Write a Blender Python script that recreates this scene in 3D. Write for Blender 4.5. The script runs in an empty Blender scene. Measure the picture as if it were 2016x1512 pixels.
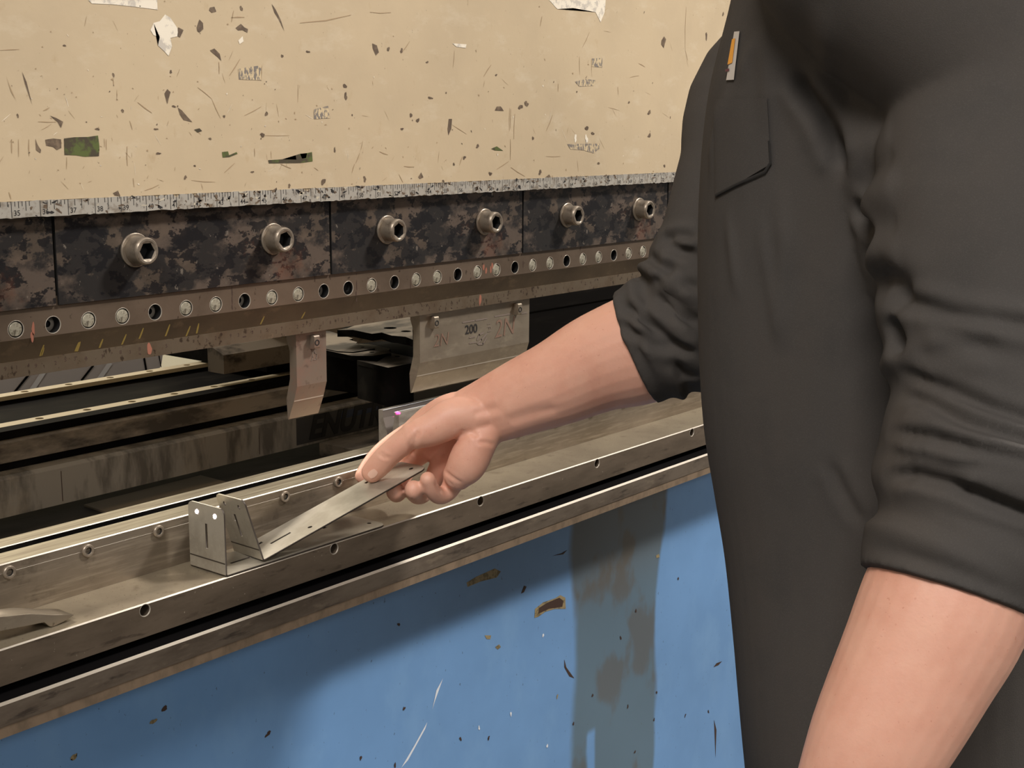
import bpy, bmesh, math, random
import numpy as np
from mathutils import Vector, Matrix
random.seed(7)
S = 0.001                      # the scene is measured in millimetres and built in metres
SC = bpy.context.scene
COL = SC.collection
# ------------------------------------------------------------------ camera
FPX = 2692.875
YAW, PITCH, ROLL = 0.8980, -0.1880, 0.0050
CAMQ = [2692.87533, 0.89807, -0.18776, 0.00524, 292.29838, -976.82161, 74.38355]
FPX, YAW, PITCH, ROLL, CX, CY, CZ = CAMQ
F_ = Vector((math.sin(YAW)*math.cos(PITCH), math.cos(YAW)*math.cos(PITCH), math.sin(PITCH)))
R0 = Vector((math.cos(YAW), -math.sin(YAW), 0)); U0 = R0.cross(F_)
R_ = R0*math.cos(ROLL)+U0*math.sin(ROLL); U_ = U0*math.cos(ROLL)-R0*math.sin(ROLL)
CAMP = Vector((CX, CY, CZ))
cd = bpy.data.cameras.new('camera'); cam = bpy.data.objects.new('camera', cd); COL.objects.link(cam)
cam.matrix_world = Matrix(((R_.x, U_.x, -F_.x, CX*S), (R_.y, U_.y, -F_.y, CY*S), (R_.z, U_.z, -F_.z, CZ*S), (0, 0, 0, 1)))
cd.sensor_width = 36; cd.lens = FPX/2016*36; cd.clip_start = 0.02; cd.clip_end = 50
SC.camera = cam
# ------------------------------------------------------------------ world, lights, exposure
w = bpy.data.worlds.new('world'); SC.world = w; w.use_nodes = True
w.node_tree.nodes['Background'].inputs[0].default_value = (1.0, 0.94, 0.88, 1)
w.node_tree.nodes['Background'].inputs[1].default_value = 0.20
def area(name, loc, target, size, power, color):
    l = bpy.data.lights.new(name, 'AREA'); l.shape = 'RECTANGLE'; l.size = size[0]; l.size_y = size[1]; l.energy = power; l.color = color
    o = bpy.data.objects.new(name, l); COL.objects.link(o); o.location = loc
    o.rotation_euler = (Vector(target)-Vector(loc)).to_track_quat('-Z', 'Y').to_euler()
    return o
area('ceiling_light_key', (3.9, -2.1, 3.2), (1.3, 0, -0.2), (0.55, 0.45), 285, (1.0, 0.94, 0.89))
area('fill_light_near', (-2.4, -2.0, 3.9), (1.3, -0.2, -0.3), (2.0, 1.0), 225, (1.0, 0.945, 0.905))  # added fill from the left, no such lamp is seen
area('ceiling_light_far', (-0.6, -6.5, 3.1), (1.3, 0, -0.3), (3.2, 1.3), 95, (1.0, 0.95, 0.92))
area('fill_light_back', (1.2, 2.6, 2.0), (1.5, 1.0, -0.5), (1.4, 0.8), 120, (1.0, 0.91, 0.79))  # added fill to brighten the space behind the tools, an unseen lamp
def spot(name, loc, target, deg, power, color):
    l = bpy.data.lights.new(name, 'SPOT'); l.energy = power; l.color = color; l.spot_size = math.radians(deg); l.spot_blend = 0.3; l.shadow_soft_size = 0.001
    o = bpy.data.objects.new(name, l); COL.objects.link(o); o.location = loc
    o.rotation_euler = (Vector(target)-Vector(loc)).to_track_quat('-Z', 'Y').to_euler()
SC.view_settings.view_transform = 'Standard'; SC.view_settings.look = 'None'
SC.view_settings.gamma = 1; SC.view_settings.use_curve_mapping = False
SC.view_settings.exposure = 0.0
# ------------------------------------------------------------------ helpers
def ray(px, py): return F_+R_*((px-1008)/FPX)+U_*((756-py)/FPX)
def at(px, py, X=None, Y=None, Z=None):          # a point of the photograph on the real plane X, Y or Z = const (mm)
    d = ray(px, py); k, v = (0, X) if X is not None else (1, Y) if Y is not None else (2, Z)
    return CAMP+d*((v-CAMP[k])/d[k])
def dep(px, py, t): return CAMP+ray(px, py)*t    # a point of the photograph at distance t mm
def col(r, g, b):
    f = lambda c: (c/255/12.92) if c/255 <= 0.04045 else ((c/255+0.055)/1.055)**2.4
    return (f(r), f(g), f(b), 1)
def material(name, base, rough=0.5, metal=0.0, layers=(), bump=0.0, bscale=200, spec=0.5, sss=0, fine=0.0, rvar=0.0):
    """layers: (colour, scale, (sx,sy,sz) stretch, lo, hi, strength, detail)"""
    m = bpy.data.materials.new(name); m.use_nodes = True; nt = m.node_tree; N = nt.nodes; L = nt.links
    b = N['Principled BSDF']; tc = N.new('ShaderNodeTexCoord')
    b.inputs['Roughness'].default_value = rough; b.inputs['Metallic'].default_value = metal
    b.inputs['Specular IOR Level'].default_value = spec
    cur = None; last = None
    rgb = N.new('ShaderNodeRGB'); rgb.outputs[0].default_value = base; cur = rgb.outputs[0]
    for k, (c, sc, st, lo, hi, stg, det) in enumerate(layers):
        mp = N.new('ShaderNodeMapping'); mp.inputs['Scale'].default_value = st; mp.inputs['Location'].default_value = (k*3.1, k*1.7, k*.9)
        L.new(tc.outputs['Object'], mp.inputs[0])
        n = N.new('ShaderNodeTexNoise'); n.inputs['Scale'].default_value = sc; n.inputs['Detail'].default_value = det; n.inputs['Roughness'].default_value = 0.62
        L.new(mp.outputs[0], n.inputs['Vector'])
        r = N.new('ShaderNodeMapRange'); r.inputs[1].default_value = lo; r.inputs[2].default_value = hi; r.inputs[4].default_value = stg
        L.new(n.outputs[0], r.inputs[0])
        mx = N.new('ShaderNodeMix'); mx.data_type = 'RGBA'; L.new(r.outputs[0], mx.inputs[0]); L.new(cur, mx.inputs[6]); mx.inputs[7].default_value = c
        cur = mx.outputs[2]; last = r.outputs[0]
    L.new(cur, b.inputs['Base Color'])
    if rvar and last is not None:
        mr = N.new('ShaderNodeMapRange'); mr.inputs[3].default_value = rough; mr.inputs[4].default_value = rough+rvar; L.new(last, mr.inputs[0]); L.new(mr.outputs[0], b.inputs['Roughness'])
    if bump:
        n = N.new('ShaderNodeTexNoise'); n.inputs['Scale'].default_value = bscale; n.inputs['Detail'].default_value = 5
        L.new(tc.outputs['Object'], n.inputs['Vector'])
        bp = N.new('ShaderNodeBump'); bp.inputs['Strength'].default_value = bump; bp.inputs['Distance'].default_value = 0.001
        L.new(n.outputs[0], bp.inputs['Height']); L.new(bp.outputs[0], b.inputs['Normal'])
    if sss:
        b.inputs['Subsurface Weight'].default_value = sss; b.inputs['Subsurface Radius'].default_value = (0.9, 0.35, 0.2); b.inputs['Subsurface Scale'].default_value = 0.004
    return m
O1 = (1, 1, 1)
M = {}
M['beige'] = material('beige_paint', col(190, 171, 140), 0.42, 0, [(col(176, 158, 130), 9, O1, .42, .7, .55, 4), (col(204, 190, 164), 26, (1, 1, 2), .55, .75, .5, 6),
    (col(170, 146, 112), 60, (1, 1, .6), .62, .75, .5, 6), (col(120, 104, 84), 330, (1, 1, .5), .715, .74, .8, 3)], bump=.12, bscale=160)
M['chip_dark'] = material('bare_primer', col(88, 72, 56), 0.6, 0, [(col(122, 104, 82), 160, O1, .45, .65, .8, 5)])
M['chip_green'] = material('green_primer', col(80, 90, 40), 0.6, 0, [(col(62, 50, 38), 70, O1, .46, .56, .9, 5)])
M['white_chip_sheen'] = material('white_primer_and_sheen', col(226, 216, 196), 0.5, 0, [(col(180, 172, 160), 120, O1, .5, .6, .8, 4)])
M['scratch'] = material('scratch_brown', col(158, 134, 102), 0.55)
M['smudge'] = material('grease_smudge', col(120, 112, 104), 0.5, 0, [(col(198, 178, 142), 420, (1, 1, .4), .46, .52, 1, 3)])
M['tape'] = material('ruler_steel', col(170, 164, 152), 0.45, .2, [(col(120, 108, 92), 90, O1, .5, .66, .8, 6), (col(60, 52, 46), 210, (1, 1, .6), .61, .64, .8, 6)], rvar=.2)
M['ink'] = material('black_ink', col(34, 30, 28), 0.6)
M['black_steel'] = material('blackened_steel', col(44, 41, 39), 0.42, .3, [(col(108, 94, 82), 9, (1, 1, 1.5), .485, .545, .70, 12), (col(104, 90, 76), 30, (1, 1, 1.2), .56, .60, .55, 10), (col(24, 23, 25), 60, (1, 1, 1.6), .52, .545, .9, 10),
    (col(128, 74, 50), 14, O1, .60, .74, .55, 6), (col(120, 110, 98), 95, (1.4, 1, .8), .665, .685, .7, 5)], bump=.12, rvar=.15)
M['edge_steel'] = material('worn_edge_steel', col(130, 114, 98), 0.35, .7)
M['bolt'] = material('cap_screw_steel', col(146, 134, 118), 0.4, .55, [(col(92, 80, 68), 120, O1, .5, .7, .7, 5)], bump=.15, bscale=500)
M['dark'] = material('socket_and_shade_black', col(14, 13, 12), 0.7)
M['strip'] = material('holder_brown_steel', col(110, 95, 80), 0.42, .45, [(col(92, 78, 64), 14, (1, 1, 1.5), .4, .65, .8, 5), (col(122, 104, 88), 6, O1, .5, .7, .6, 4), (col(58, 44, 34), 120, (1, 1, .8), .64, .69, .8, 6)], bump=.1)
M['strip_dark'] = material('holder_bevel_steel', col(84, 70, 52), 0.45, .45, [(col(64, 52, 38), 16, (.6, 1, 1), .4, .65, .8, 5), (col(106, 88, 66), 40, (1, 1, 2), .58, .7, .6, 5)], bump=.1)
M['ruler_strip'] = material('etched_scale_steel', col(110, 97, 80), 0.42, .5, [(col(98, 82, 64), 24, (1, 1, 1), .45, .65, .8, 5), (col(56, 42, 32), 150, (1, 1, .7), .585, .62, .8, 6), (col(170, 152, 122), 20, (1, 1, 1), .62, .72, .6, 5)], bump=.15)
M['pin'] = material('pin_face', col(176, 170, 150), 0.45, .5, [(col(96, 88, 74), 260, O1, .5, .62, .85, 5)], bump=.3, bscale=400)
M['punch'] = material('ground_tool_steel', col(148, 136, 118), 0.38, .55, [(col(124, 112, 96), 14, (1, 1, 2), .42, .66, .8, 4), (col(172, 160, 138), 22, (1, 1, 3), .56, .7, .6, 4), (col(88, 74, 62), 160, O1, .66, .70, .6, 5)], bump=.05)
M['punch_pink'] = material('rusty_tool_steel', col(132, 118, 104), 0.42, .5, [(col(140, 112, 98), 40, O1, .5, .66, .7, 4), (col(98, 82, 72), 90, O1, .6, .68, .6, 5)], bump=.08)
M['die'] = material('bright_die_steel', col(176, 168, 156), 0.28, .55, [(col(120, 110, 100), 60, (.3, 1, 1), .48, .66, .7, 5)], rvar=.15)
M['holder_face'] = material('die_holder_steel', col(136, 124, 108), 0.36, .6, [(col(108, 96, 80), 8, (1, 1, 2), .42, .66, .8, 5), (col(88, 78, 66), 34, (1, 1, 1.3), .58, .7, .6, 6), (col(164, 152, 132), 300, (.06, 1, 1), .5, .7, .5, 3)], bump=.05, rvar=.12)
M['holder_top'] = material('ground_top_steel', col(168, 158, 136), 0.32, .6, [(col(128, 116, 98), 260, (.04, 1, 1), .42, .6, .8, 4), (col(110, 98, 80), 26, (.5, 1, 1), .56, .72, .6, 5)], rvar=.15)
M['polished'] = material('polished_edge', col(182, 173, 158), 0.45, .4)
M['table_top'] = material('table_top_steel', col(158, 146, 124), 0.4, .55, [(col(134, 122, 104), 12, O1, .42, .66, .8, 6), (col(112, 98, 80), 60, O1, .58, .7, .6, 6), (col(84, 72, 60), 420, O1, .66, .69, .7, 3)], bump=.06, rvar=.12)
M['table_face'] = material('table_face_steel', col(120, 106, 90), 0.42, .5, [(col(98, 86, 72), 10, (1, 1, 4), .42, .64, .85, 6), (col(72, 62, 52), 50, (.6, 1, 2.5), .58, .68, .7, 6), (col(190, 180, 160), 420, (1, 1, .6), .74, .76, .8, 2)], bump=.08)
M['rail'] = material('front_rail_steel', col(124, 112, 98), 0.38, .5, [(col(96, 84, 72), 14, (1, 1, 4), .4, .62, .85, 6), (col(66, 58, 52), 44, (.5, 1, 2.5), .56, .66, .8, 6), (col(146, 132, 112), 70, (.5, 1, 2), .6, .7, .5, 5)], bump=.08)
M['rail_lip'] = material('rail_lip_steel', col(146, 126, 104), 0.45, .35, [(col(118, 102, 84), 60, (1, 1, .6), .45, .62, .8, 6)])
M['blue'] = material('blue_paint', col(112, 154, 200), 0.36, 0, [(col(102, 142, 186), 5, O1, .42, .62, .6, 4), (col(124, 164, 204), 11, (1, 1, .6), .52, .7, .5, 5), (col(60, 80, 96), 240, (1, 1, .5), .70, .72, .7, 3)], bump=.06, bscale=120)
M['gear_dark'] = material('oily_black_steel', col(13, 12, 11), 0.55, 0, [(col(26, 24, 21), 30, (.4, 1, 1), .5, .65, .8, 5)], spec=.02)
M['bracket_grey'] = material('grimy_bar', col(98, 90, 80), 0.6, 0, [(col(40, 36, 32), 30, (.7, 1, 1), .48, .6, .85, 6)], spec=.1)
M['guard'] = material('dark_cover', col(40, 40, 44), 0.5, 0, [(col(62, 60, 62), 30, (.25, 1, 2.5), .56, .7, .6, 6)], spec=.15)
M['offcut'] = material('dull_sheet', col(122, 110, 94), 0.6, .1)
M['ledge'] = material('dark_ledge', col(66, 62, 58), 0.6, 0, [(col(40, 38, 36), 20, (.5, 1, 1), .45, .65, .7, 5)], spec=.1)
M['gap_shade'] = material('black_gap_shade', col(16, 15, 15), 0.8, 0, spec=.02)
M['gear_grey'] = material('mottled_grey_steel', col(142, 131, 116), 0.5, .1, [(col(54, 49, 43), 18, (.5, 1, 1.5), .42, .58, .9, 6), (col(124, 114, 98), 30, (.7, 1, 1), .6, .72, .6, 6)])
M['beam'] = material('gauge_beam_grey', col(140, 133, 121), 0.5, .05, [(col(72, 66, 58), 26, (1.5, 1, .35), .46, .62, .8, 6), (col(160, 148, 128), 12, O1, .55, .7, .5, 5)])
M['guide'] = material('guide_rail_steel', col(182, 170, 144), 0.42, .2)
M['wall'] = material('pale_wall_paint', col(196, 188, 160), 0.8, 0, [(col(186, 176, 148), 4, O1, .4, .7, .6, 4)])
M['die_wall_shade'] = material('shaded_groove_wall', col(128, 120, 114), 0.3, .5)
M['plate_grey'] = material('lettered_plate', col(54, 52, 50), 0.6)
M['tape_flake'] = material('peeled_flake', col(186, 176, 154), 0.6)
M['glint_disc'] = material('white_glint_disc', col(235, 232, 235), 0.5)
M['bin'] = material('grey_plastic', col(150, 142, 136), 0.5, 0)
M['bin_rib'] = material('pale_plastic', col(178, 174, 170), 0.4, 0)
M['bracket_mark'] = material('plain_edge', col(70, 62, 54), 0.5)
M['concrete'] = material('concrete_floor', col(96, 92, 84), 0.6, 0, [(col(74, 70, 64), 5, O1, .4, .7, .7, 6)])
M['bracket'] = material('sheet_steel', col(172, 165, 150), 0.38, .4, [(col(146, 138, 122), 30, O1, .42, .66, .7, 4), (col(184, 176, 158), 220, (.2, 1, 1), .55, .7, .4, 3)], rvar=.1)
M['bracket_edge'] = material('sheared_edge', col(70, 62, 54), 0.5, .4)
M['red_mark'] = material('red_marker', col(146, 92, 72), 0.6)
M['yellow_mark'] = material('yellow_marker', col(140, 118, 56), 0.6)
M['punch_red'] = material('faded_red_marker', col(130, 104, 88), 0.5, .2)
M['rust_mark'] = material('rust_drip', col(62, 42, 30), 0.7)
M['faint_mark'] = material('faded_marker', col(118, 106, 96), 0.5)
M['blue_ink'] = material('dark_blue_lettering', col(30, 42, 66), 0.5)
M['black_ink2'] = material('black_lettering', col(18, 17, 17), 0.5)
M['stain'] = material('grease_stain', col(84, 92, 88), 0.4, 0, [(col(92, 84, 72), 14, (1, 1, .5), .48, .6, .6, 6), (col(70, 88, 98), 24, (1, 1, .5), .55, .7, .6, 5)])
M['tan_chip'] = material('tan_underpaint', col(150, 134, 98), 0.6, 0, [(col(96, 84, 56), 150, O1, .5, .6, .8, 5)])
M['glint'] = material('white_scratch_and_glint', col(222, 226, 230), 0.4)

def stain_mask():
    """grease run down the blue panel: a band with wavering borders, mixed into the paint"""
    m = M['blue']; nt = m.node_tree; N = nt.nodes; L = nt.links; b = N['Principled BSDF']
    old = b.inputs['Base Color'].links[0].from_socket
    tc = N.new('ShaderNodeTexCoord'); sep = N.new('ShaderNodeSeparateXYZ'); L.new(tc.outputs['Object'], sep.inputs[0])
    def noise(sc, stz, det=4):
        mp = N.new('ShaderNodeMapping'); mp.inputs['Scale'].default_value = (1, 1, stz); L.new(tc.outputs['Object'], mp.inputs[0])
        n = N.new('ShaderNodeTexNoise'); n.inputs['Scale'].default_value = sc; n.inputs['Detail'].default_value = det; L.new(mp.outputs[0], n.inputs['Vector']); return n.outputs[0]
    def op(o, a, b_=0, c=None):
        n = N.new('ShaderNodeMath'); n.operation = o
        for i, v in enumerate((a, b_)):
            if isinstance(v, (int, float)): n.inputs[i].default_value = v
            else: L.new(v, n.inputs[i])
        return n.outputs[0]
    def ss(v, a, b_):
        n = N.new('ShaderNodeMapRange'); n.interpolation_type = 'SMOOTHSTEP'; n.inputs[1].default_value = a; n.inputs[2].default_value = b_; L.new(v, n.inputs[0]); return n.outputs[0]
    Yb = -19.2
    xl = at(1128, 1300, Y=Yb).x/1000-1.5; xr = at(1292, 1300, Y=Yb).x/1000-1.5
    x = op('ADD', sep.outputs[0], op('MULTIPLY', op('SUBTRACT', noise(9, .5), .5), .045))
    zt = ss(sep.outputs[2], at(1200, 1230, Y=Yb).z/1000+1.215, at(1200, 1020, Y=Yb).z/1000+1.215)
    lo = op('SUBTRACT', x, op('ADD', xl, op('MULTIPLY', zt, -.012))); hi = op('SUBTRACT', op('ADD', xr, op('MULTIPLY', zt, .02)), x)
    m1 = op('MULTIPLY', ss(lo, -.004, .012), ss(hi, -.002, .008))
    isl = op('SUBTRACT', 1.0, op('MULTIPLY', op('MULTIPLY', ss(lo, .028, .036), ss(op('SUBTRACT', .052, lo), -.004, .004)), ss(op('SUBTRACT', at(1200, 1410, Y=Yb).z/1000+1.215, sep.outputs[2]), 0, .012)))
    m1 = op('MULTIPLY', m1, isl)
    def mix(fac, c):
        nonlocal old
        k = N.new('ShaderNodeMix'); k.data_type = 'RGBA'; L.new(fac, k.inputs[0]); L.new(old, k.inputs[6]); k.inputs[7].default_value = c; old = k.outputs[2]
    mix(op('MULTIPLY', m1, .80), col(88, 104, 106))
    m2 = op('MULTIPLY', m1, op('ADD', op('MULTIPLY', zt, .55), op('MULTIPLY', ss(noise(16, .6, 6), .5, .62), .55)))
    mix(op('MINIMUM', m2, .85), col(92, 84, 72))
    L.new(old, b.inputs['Base Color'])
stain_mask()

def link(name, me, mats, parent=None, origin=None, smooth=None):
    if origin is not None: me.transform(Matrix.Translation(-Vector(origin)))
    o = bpy.data.objects.new(name, me); COL.objects.link(o)
    for m in (mats if isinstance(mats, (list, tuple)) else [mats]): me.materials.append(M[m] if isinstance(m, str) else m)
    if parent is not None:
        o.parent = parent
        base = parent.matrix_world_cache if False else None
        o.location = (Vector(origin) if origin is not None else Vector((0, 0, 0)))-wloc(parent)
    elif origin is not None: o.location = origin
    if smooth is not None:
        for p in me.polygons: p.use_smooth = True
        try: me.set_sharp_from_angle(angle=math.radians(smooth))
        except Exception: pass
    return o
def wloc(o):
    v = Vector((0, 0, 0))
    while o is not None: v += o.location; o = o.parent
    return v
def thing(name, label, cat, loc, group=None):
    o = bpy.data.objects.new(name, None); COL.objects.link(o); o.location = Vector(loc)*S; o.empty_display_size = .02
    return tag(o, label, cat, group)
def tag(o, label, cat, group=None, kind=None):
    o['label'] = label; o['category'] = cat
    if group: o['group'] = group
    if kind: o['kind'] = kind
    return o
def bmesh_to(bm, name='m'):
    bmesh.ops.recalc_face_normals(bm, faces=bm.faces[:])
    me = bpy.data.meshes.new(name); bm.to_mesh(me); bm.free(); me.transform(Matrix.Scale(S, 4)); return me
def prism(bm, prof, x0, x1, mat=0, bev=0, axis='X', mats=None):
    """profile of (Y, Z) points swept along X; mats = material index of each side face"""
    a = [bm.verts.new((x0, y, z)) for y, z in prof]; b = [bm.verts.new((x1, y, z)) for y, z in prof]
    n = len(prof); fs = [bm.faces.new(a[::-1]), bm.faces.new(b)]
    for i in range(n):
        f = bm.faces.new((a[i], a[(i+1) % n], b[(i+1) % n], b[i])); f.material_index = mats[i] if mats else mat; fs.append(f)
    fs[0].material_index = fs[1].material_index = mat
    if bev:
        es = {e for f in fs for e in f.edges if e.calc_face_angle(0) > .35}
        bmesh.ops.bevel(bm, geom=list(es), offset=bev, segments=2, affect='EDGES', profile=.6)
    return fs
def box(bm, x0, x1, y0, y1, z0, z1, mat=0, bev=0): return prism(bm, [(y0, z0), (y1, z0), (y1, z1), (y0, z1)], x0, x1, mat, bev)
def cyl(bm, p, axis, r, h, seg=32, r2=None, mat=0, caps=True):
    q = Vector((0, 0, 1)).rotation_difference(Vector(axis)).to_matrix().to_4x4()
    res = bmesh.ops.create_cone(bm, cap_ends=caps, segments=seg, radius1=r, radius2=r if r2 is None else r2, depth=h, matrix=Matrix.Translation(Vector(p)+Vector(axis).normalized()*h/2) @ q)
    for f in {f for v in res['verts'] for f in v.link_faces}: f.material_index = mat
def lathe(bm, p, axis, prof, seg=36, mats=None):
    """prof of (radius, height) revolved about the axis at p"""
    q = Vector((0, 0, 1)).rotation_difference(Vector(axis)).to_matrix()
    rings = [[bm.verts.new(Vector(p)+q @ Vector((r*math.cos(2*math.pi*i/seg), r*math.sin(2*math.pi*i/seg), h))) for i in range(seg)] for r, h in prof]
    for k in range(len(rings)-1):
        for i in range(seg):
            f = bm.faces.new((rings[k][i], rings[k][(i+1) % seg], rings[k+1][(i+1) % seg], rings[k+1][i])); f.material_index = mats[k] if mats else 0
    return rings
def slab_mesh(outline, holes, thick, bevel=0):
    """2D outline with real holes, thickness centred on local z = 0"""
    cu = bpy.data.curves.new('tmp', 'CURVE'); cu.dimensions = '2D'; cu.fill_mode = 'BOTH'; cu.extrude = max(thick/2-bevel, 1e-4); cu.bevel_depth = bevel; cu.bevel_resolution = 1; cu.offset = -bevel
    for loop in [outline]+list(holes):
        sp = cu.splines.new('POLY'); sp.points.add(len(loop)-1); sp.use_cyclic_u = True
        for i, (x, y) in enumerate(loop): sp.points[i].co = (x, y, 0, 1)
    o = bpy.data.objects.new('tmp', cu); me = bpy.data.meshes.new_from_object(o); bpy.data.objects.remove(o); bpy.data.curves.remove(cu)
    return me
def circ(cx, cy, r, n=28): return [(cx+r*math.cos(2*math.pi*i/n), cy+r*math.sin(2*math.pi*i/n)) for i in range(n)]
def rrect(x0, y0, x1, y1, r, n=6, corners=(1, 1, 1, 1)):
    out = []
    for k, (cx, cy, a) in enumerate(((x1-r, y1-r, 0), (x0+r, y1-r, 90), (x0+r, y0+r, 180), (x1-r, y0+r, 270))):
        if corners[k]:
            for i in range(n+1): t = math.radians(a+90*i/n); out.append((cx+r*math.cos(t), cy+r*math.sin(t)))
        else: out.append(((x1, x0, x0, x1)[k], (y1, y1, y0, y0)[k]))
    return out
def add_mesh(bm, me, mtx=None, mat=None):
    if mtx is not None: me.transform(mtx)
    n0 = len(bm.faces); bm.from_mesh(me); bm.faces.ensure_lookup_table()
    if mat is not None:
        for f in bm.faces[n0:]: f.material_index = mat
    bpy.data.meshes.remove(me)
def text_mesh(txt, size, depth=.1, shear=0, bold=0):
    cu = bpy.data.curves.new('t', 'FONT'); cu.body = txt; cu.size = size; cu.extrude = depth; cu.shear = shear; cu.offset = bold; cu.align_x = 'CENTER'; cu.align_y = 'CENTER'; cu.resolution_u = 4
    o = bpy.data.objects.new('t', cu); me = bpy.data.meshes.new_from_object(o); bpy.data.objects.remove(o); bpy.data.curves.remove(cu); return me
XZ = Matrix(((1, 0, 0, 0), (0, 0, -1, 0), (0, 1, 0, 0), (0, 0, 0, 1)))       # local xy -> world xz, local z -> -Y
def on_front(x, y, z): return Matrix.Translation((x, y, z)) @ XZ
def poly_chip(bm, pts, Y, mat, out=.25):
    """flat flake lying on a face with normal -Y; pts are (X, Z)"""
    if len(pts) < 3: return
    vs = [bm.verts.new((x, Y-out, z)) for x, z in pts]
    try:
        f = bm.faces.new(vs); f.material_index = mat
        if f.calc_area() > 0: bmesh.ops.triangulate(bm, faces=[f])
    except ValueError: pass
def blob(cx, cz, rx, rz, rot=0, n=14, jag=.35, rnd=random):
    ph = [rnd.uniform(0, 6.28) for _ in range(4)]; out = []
    for i in range(n):
        t = 2*math.pi*i/n; k = 1+jag*(.5*math.sin(2*t+ph[0])+.3*math.sin(3*t+ph[1])+.25*math.sin(5*t+ph[2]))+rnd.uniform(-.12, .12)*jag*2
        x, z = rx*k*math.cos(t), rz*k*math.sin(t); c, s = math.cos(rot), math.sin(rot)
        out.append((cx+x*c-z*s, cz+x*s+z*c))
    return out
def line_poly(a, b, w0, w1=None):
    a = Vector(a); b = Vector(b); d = (b-a); n = Vector((-d.y, d.x)).normalized(); w1 = w0 if w1 is None else w1
    m = (a+b)/2+n*random.uniform(-.03, .03)*d.length
    return [tuple(a-n*w0*.2), tuple(m-n*w0*.5), tuple(b-n*w1*.2), tuple(b+n*w1*.2), tuple(m+n*w0*.5), tuple(a+n*w0*.2)]
# ================================================================== the machine
XL, XR = 420.0, 2700.0
# ---- ram: thick painted plate above the tools
bm = bmesh.new(); box(bm, XL-300, XR+300, 0, 70, 12.9, 900, 0, 1.0); box(bm, XL-300, XR+300, 0.6, 70, 0.0, 13.5, 0)
PX = lambda x, y: (lambda p: (p.x, p.z))(at(x, y, Y=0))
def chip(px, py, w, h, rot, mat, jag=.5, n=14):        # chip centre and size in photo pixels, laid on the ram face in millimetres
    a = at(px, py, Y=0); sx = (at(px+5, py, Y=0)-at(px-5, py, Y=0)).x/10; sz = (at(px, py-5, Y=0)-at(px, py+5, Y=0)).z/10
    poly_chip(bm, blob(a.x, a.z, w*sx/2, h*sz/2, rot, n, jag), 0, mat)
def pchip(pts, mat): poly_chip(bm, [PX(x, y) for x, y in pts], 0, mat)
def scr(x0, y0, x1, y1, w, mat=4): poly_chip(bm, line_poly(PX(x0, y0), PX(x1, y1), w), 0, mat, .2)
Z1 = lambda pts: [(u/2.88, v/2.88) for u, v in pts]; Z2 = lambda pts: [(700+u/2.52, v/2.52) for u, v in pts]
# mats: 0 paint 1 dark 2 green 3 white 4 scratch 5 smudge
pchip(Z1([(362, 785), (420, 778), (500, 776), (555, 768), (563, 830), (560, 885), (480, 888), (430, 880), (365, 878)]), 2)
pchip(Z1([(256, 792), (300, 785), (345, 790), (347, 838), (322, 850), (300, 832), (262, 825)]), 1)
pchip(Z1([(200, 786), (212, 820), (232, 850), (228, 868), (204, 850)]), 1)
pchip(Z1([(1520, 908), (1600, 903), (1680, 905), (1675, 880), (1700, 872), (1712, 900), (1735, 895), (1740, 868), (1768, 862), (1772, 915), (1700, 924), (1524, 926)]), 2)
pchip(Z1([(1258, 862), (1292, 858), (1298, 880), (1340, 862), (1346, 872), (1300, 890), (1262, 893)]), 2)
pchip(Z1([(1100, 735), (1130, 727), (1145, 742), (1120, 752)]), 2)
pchip(Z1([(852, 170), (870, 130), (905, 120), (935, 82), (965, 100), (1005, 160), (1010, 205), (965, 215), (975, 262), (955, 318), (930, 290), (895, 258), (905, 210), (870, 200)]), 3)
pchip(Z1([(500, 0), (890, 0), (893, 55), (760, 38), (640, 25), (520, 20)]), 3)
pchip(Z1([(1010, 155), (1040, 170), (1020, 212), (1005, 205)]), 1)
pchip(Z1([(1115, 155), (1130, 110), (1150, 130), (1152, 165), (1130, 185), (1118, 175)]), 1)
pchip(Z1([(1190, 42), (1215, 38), (1225, 65), (1200, 72), (1185, 58)]), 1)
pchip(Z1([(1335, 158), (1365, 135), (1385, 155), (1405, 165), (1402, 185), (1375, 170), (1350, 172)]), 1)
pchip(Z1([(1190, 285), (1215, 275), (1245, 305), (1254, 345), (1235, 325), (1205, 300)]), 1)
pchip(Z1([(1350, 230), (1375, 205), (1380, 235), (1358, 250)]), 3)
pchip(Z1([(932, 530), (948, 505), (966, 522), (955, 560), (948, 590), (940, 560)]), 1)
pchip(Z1([(1008, 610), (1030, 625), (1060, 660), (1090, 692), (1040, 680), (1020, 650)]), 1)
pchip(Z1([(282, 655), (320, 670), (357, 690), (345, 725), (325, 690)]), 1)
pchip(Z1([(1540, 22), (1560, 50), (1590, 110), (1612, 178), (1580, 110), (1555, 70)]), 1)
pchip(Z1([(124, 405), (150, 465), (182, 595), (160, 530), (140, 470)]), 1)
pchip(Z1([(34, 430), (60, 500), (92, 572), (62, 520)]), 4)
pchip(Z1([(640, 1095), (668, 1080), (682, 1112), (650, 1108)]), 1)
pchip(Z2([(82, 215), (105, 225), (115, 260), (100, 275), (85, 240)]), 1)
pchip(Z2([(690, 548), (700, 528), (720, 528), (735, 550)]), 1)
pchip(Z2([(672, 738), (700, 726), (732, 748), (690, 746)]), 2)
pchip(Z2([(462, 590), (478, 590), (474, 640), (460, 670), (456, 640)]), 1)
pchip(Z2([(1518, 200), (1530, 180), (1540, 195), (1528, 238), (1516, 220)]), 1)
pchip(Z2([(310, 878), (325, 855), (336, 880), (318, 888)]), 1)
pchip(Z2([(940, 880), (960, 865), (970, 882), (958, 896), (945, 892)]), 1)
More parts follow.
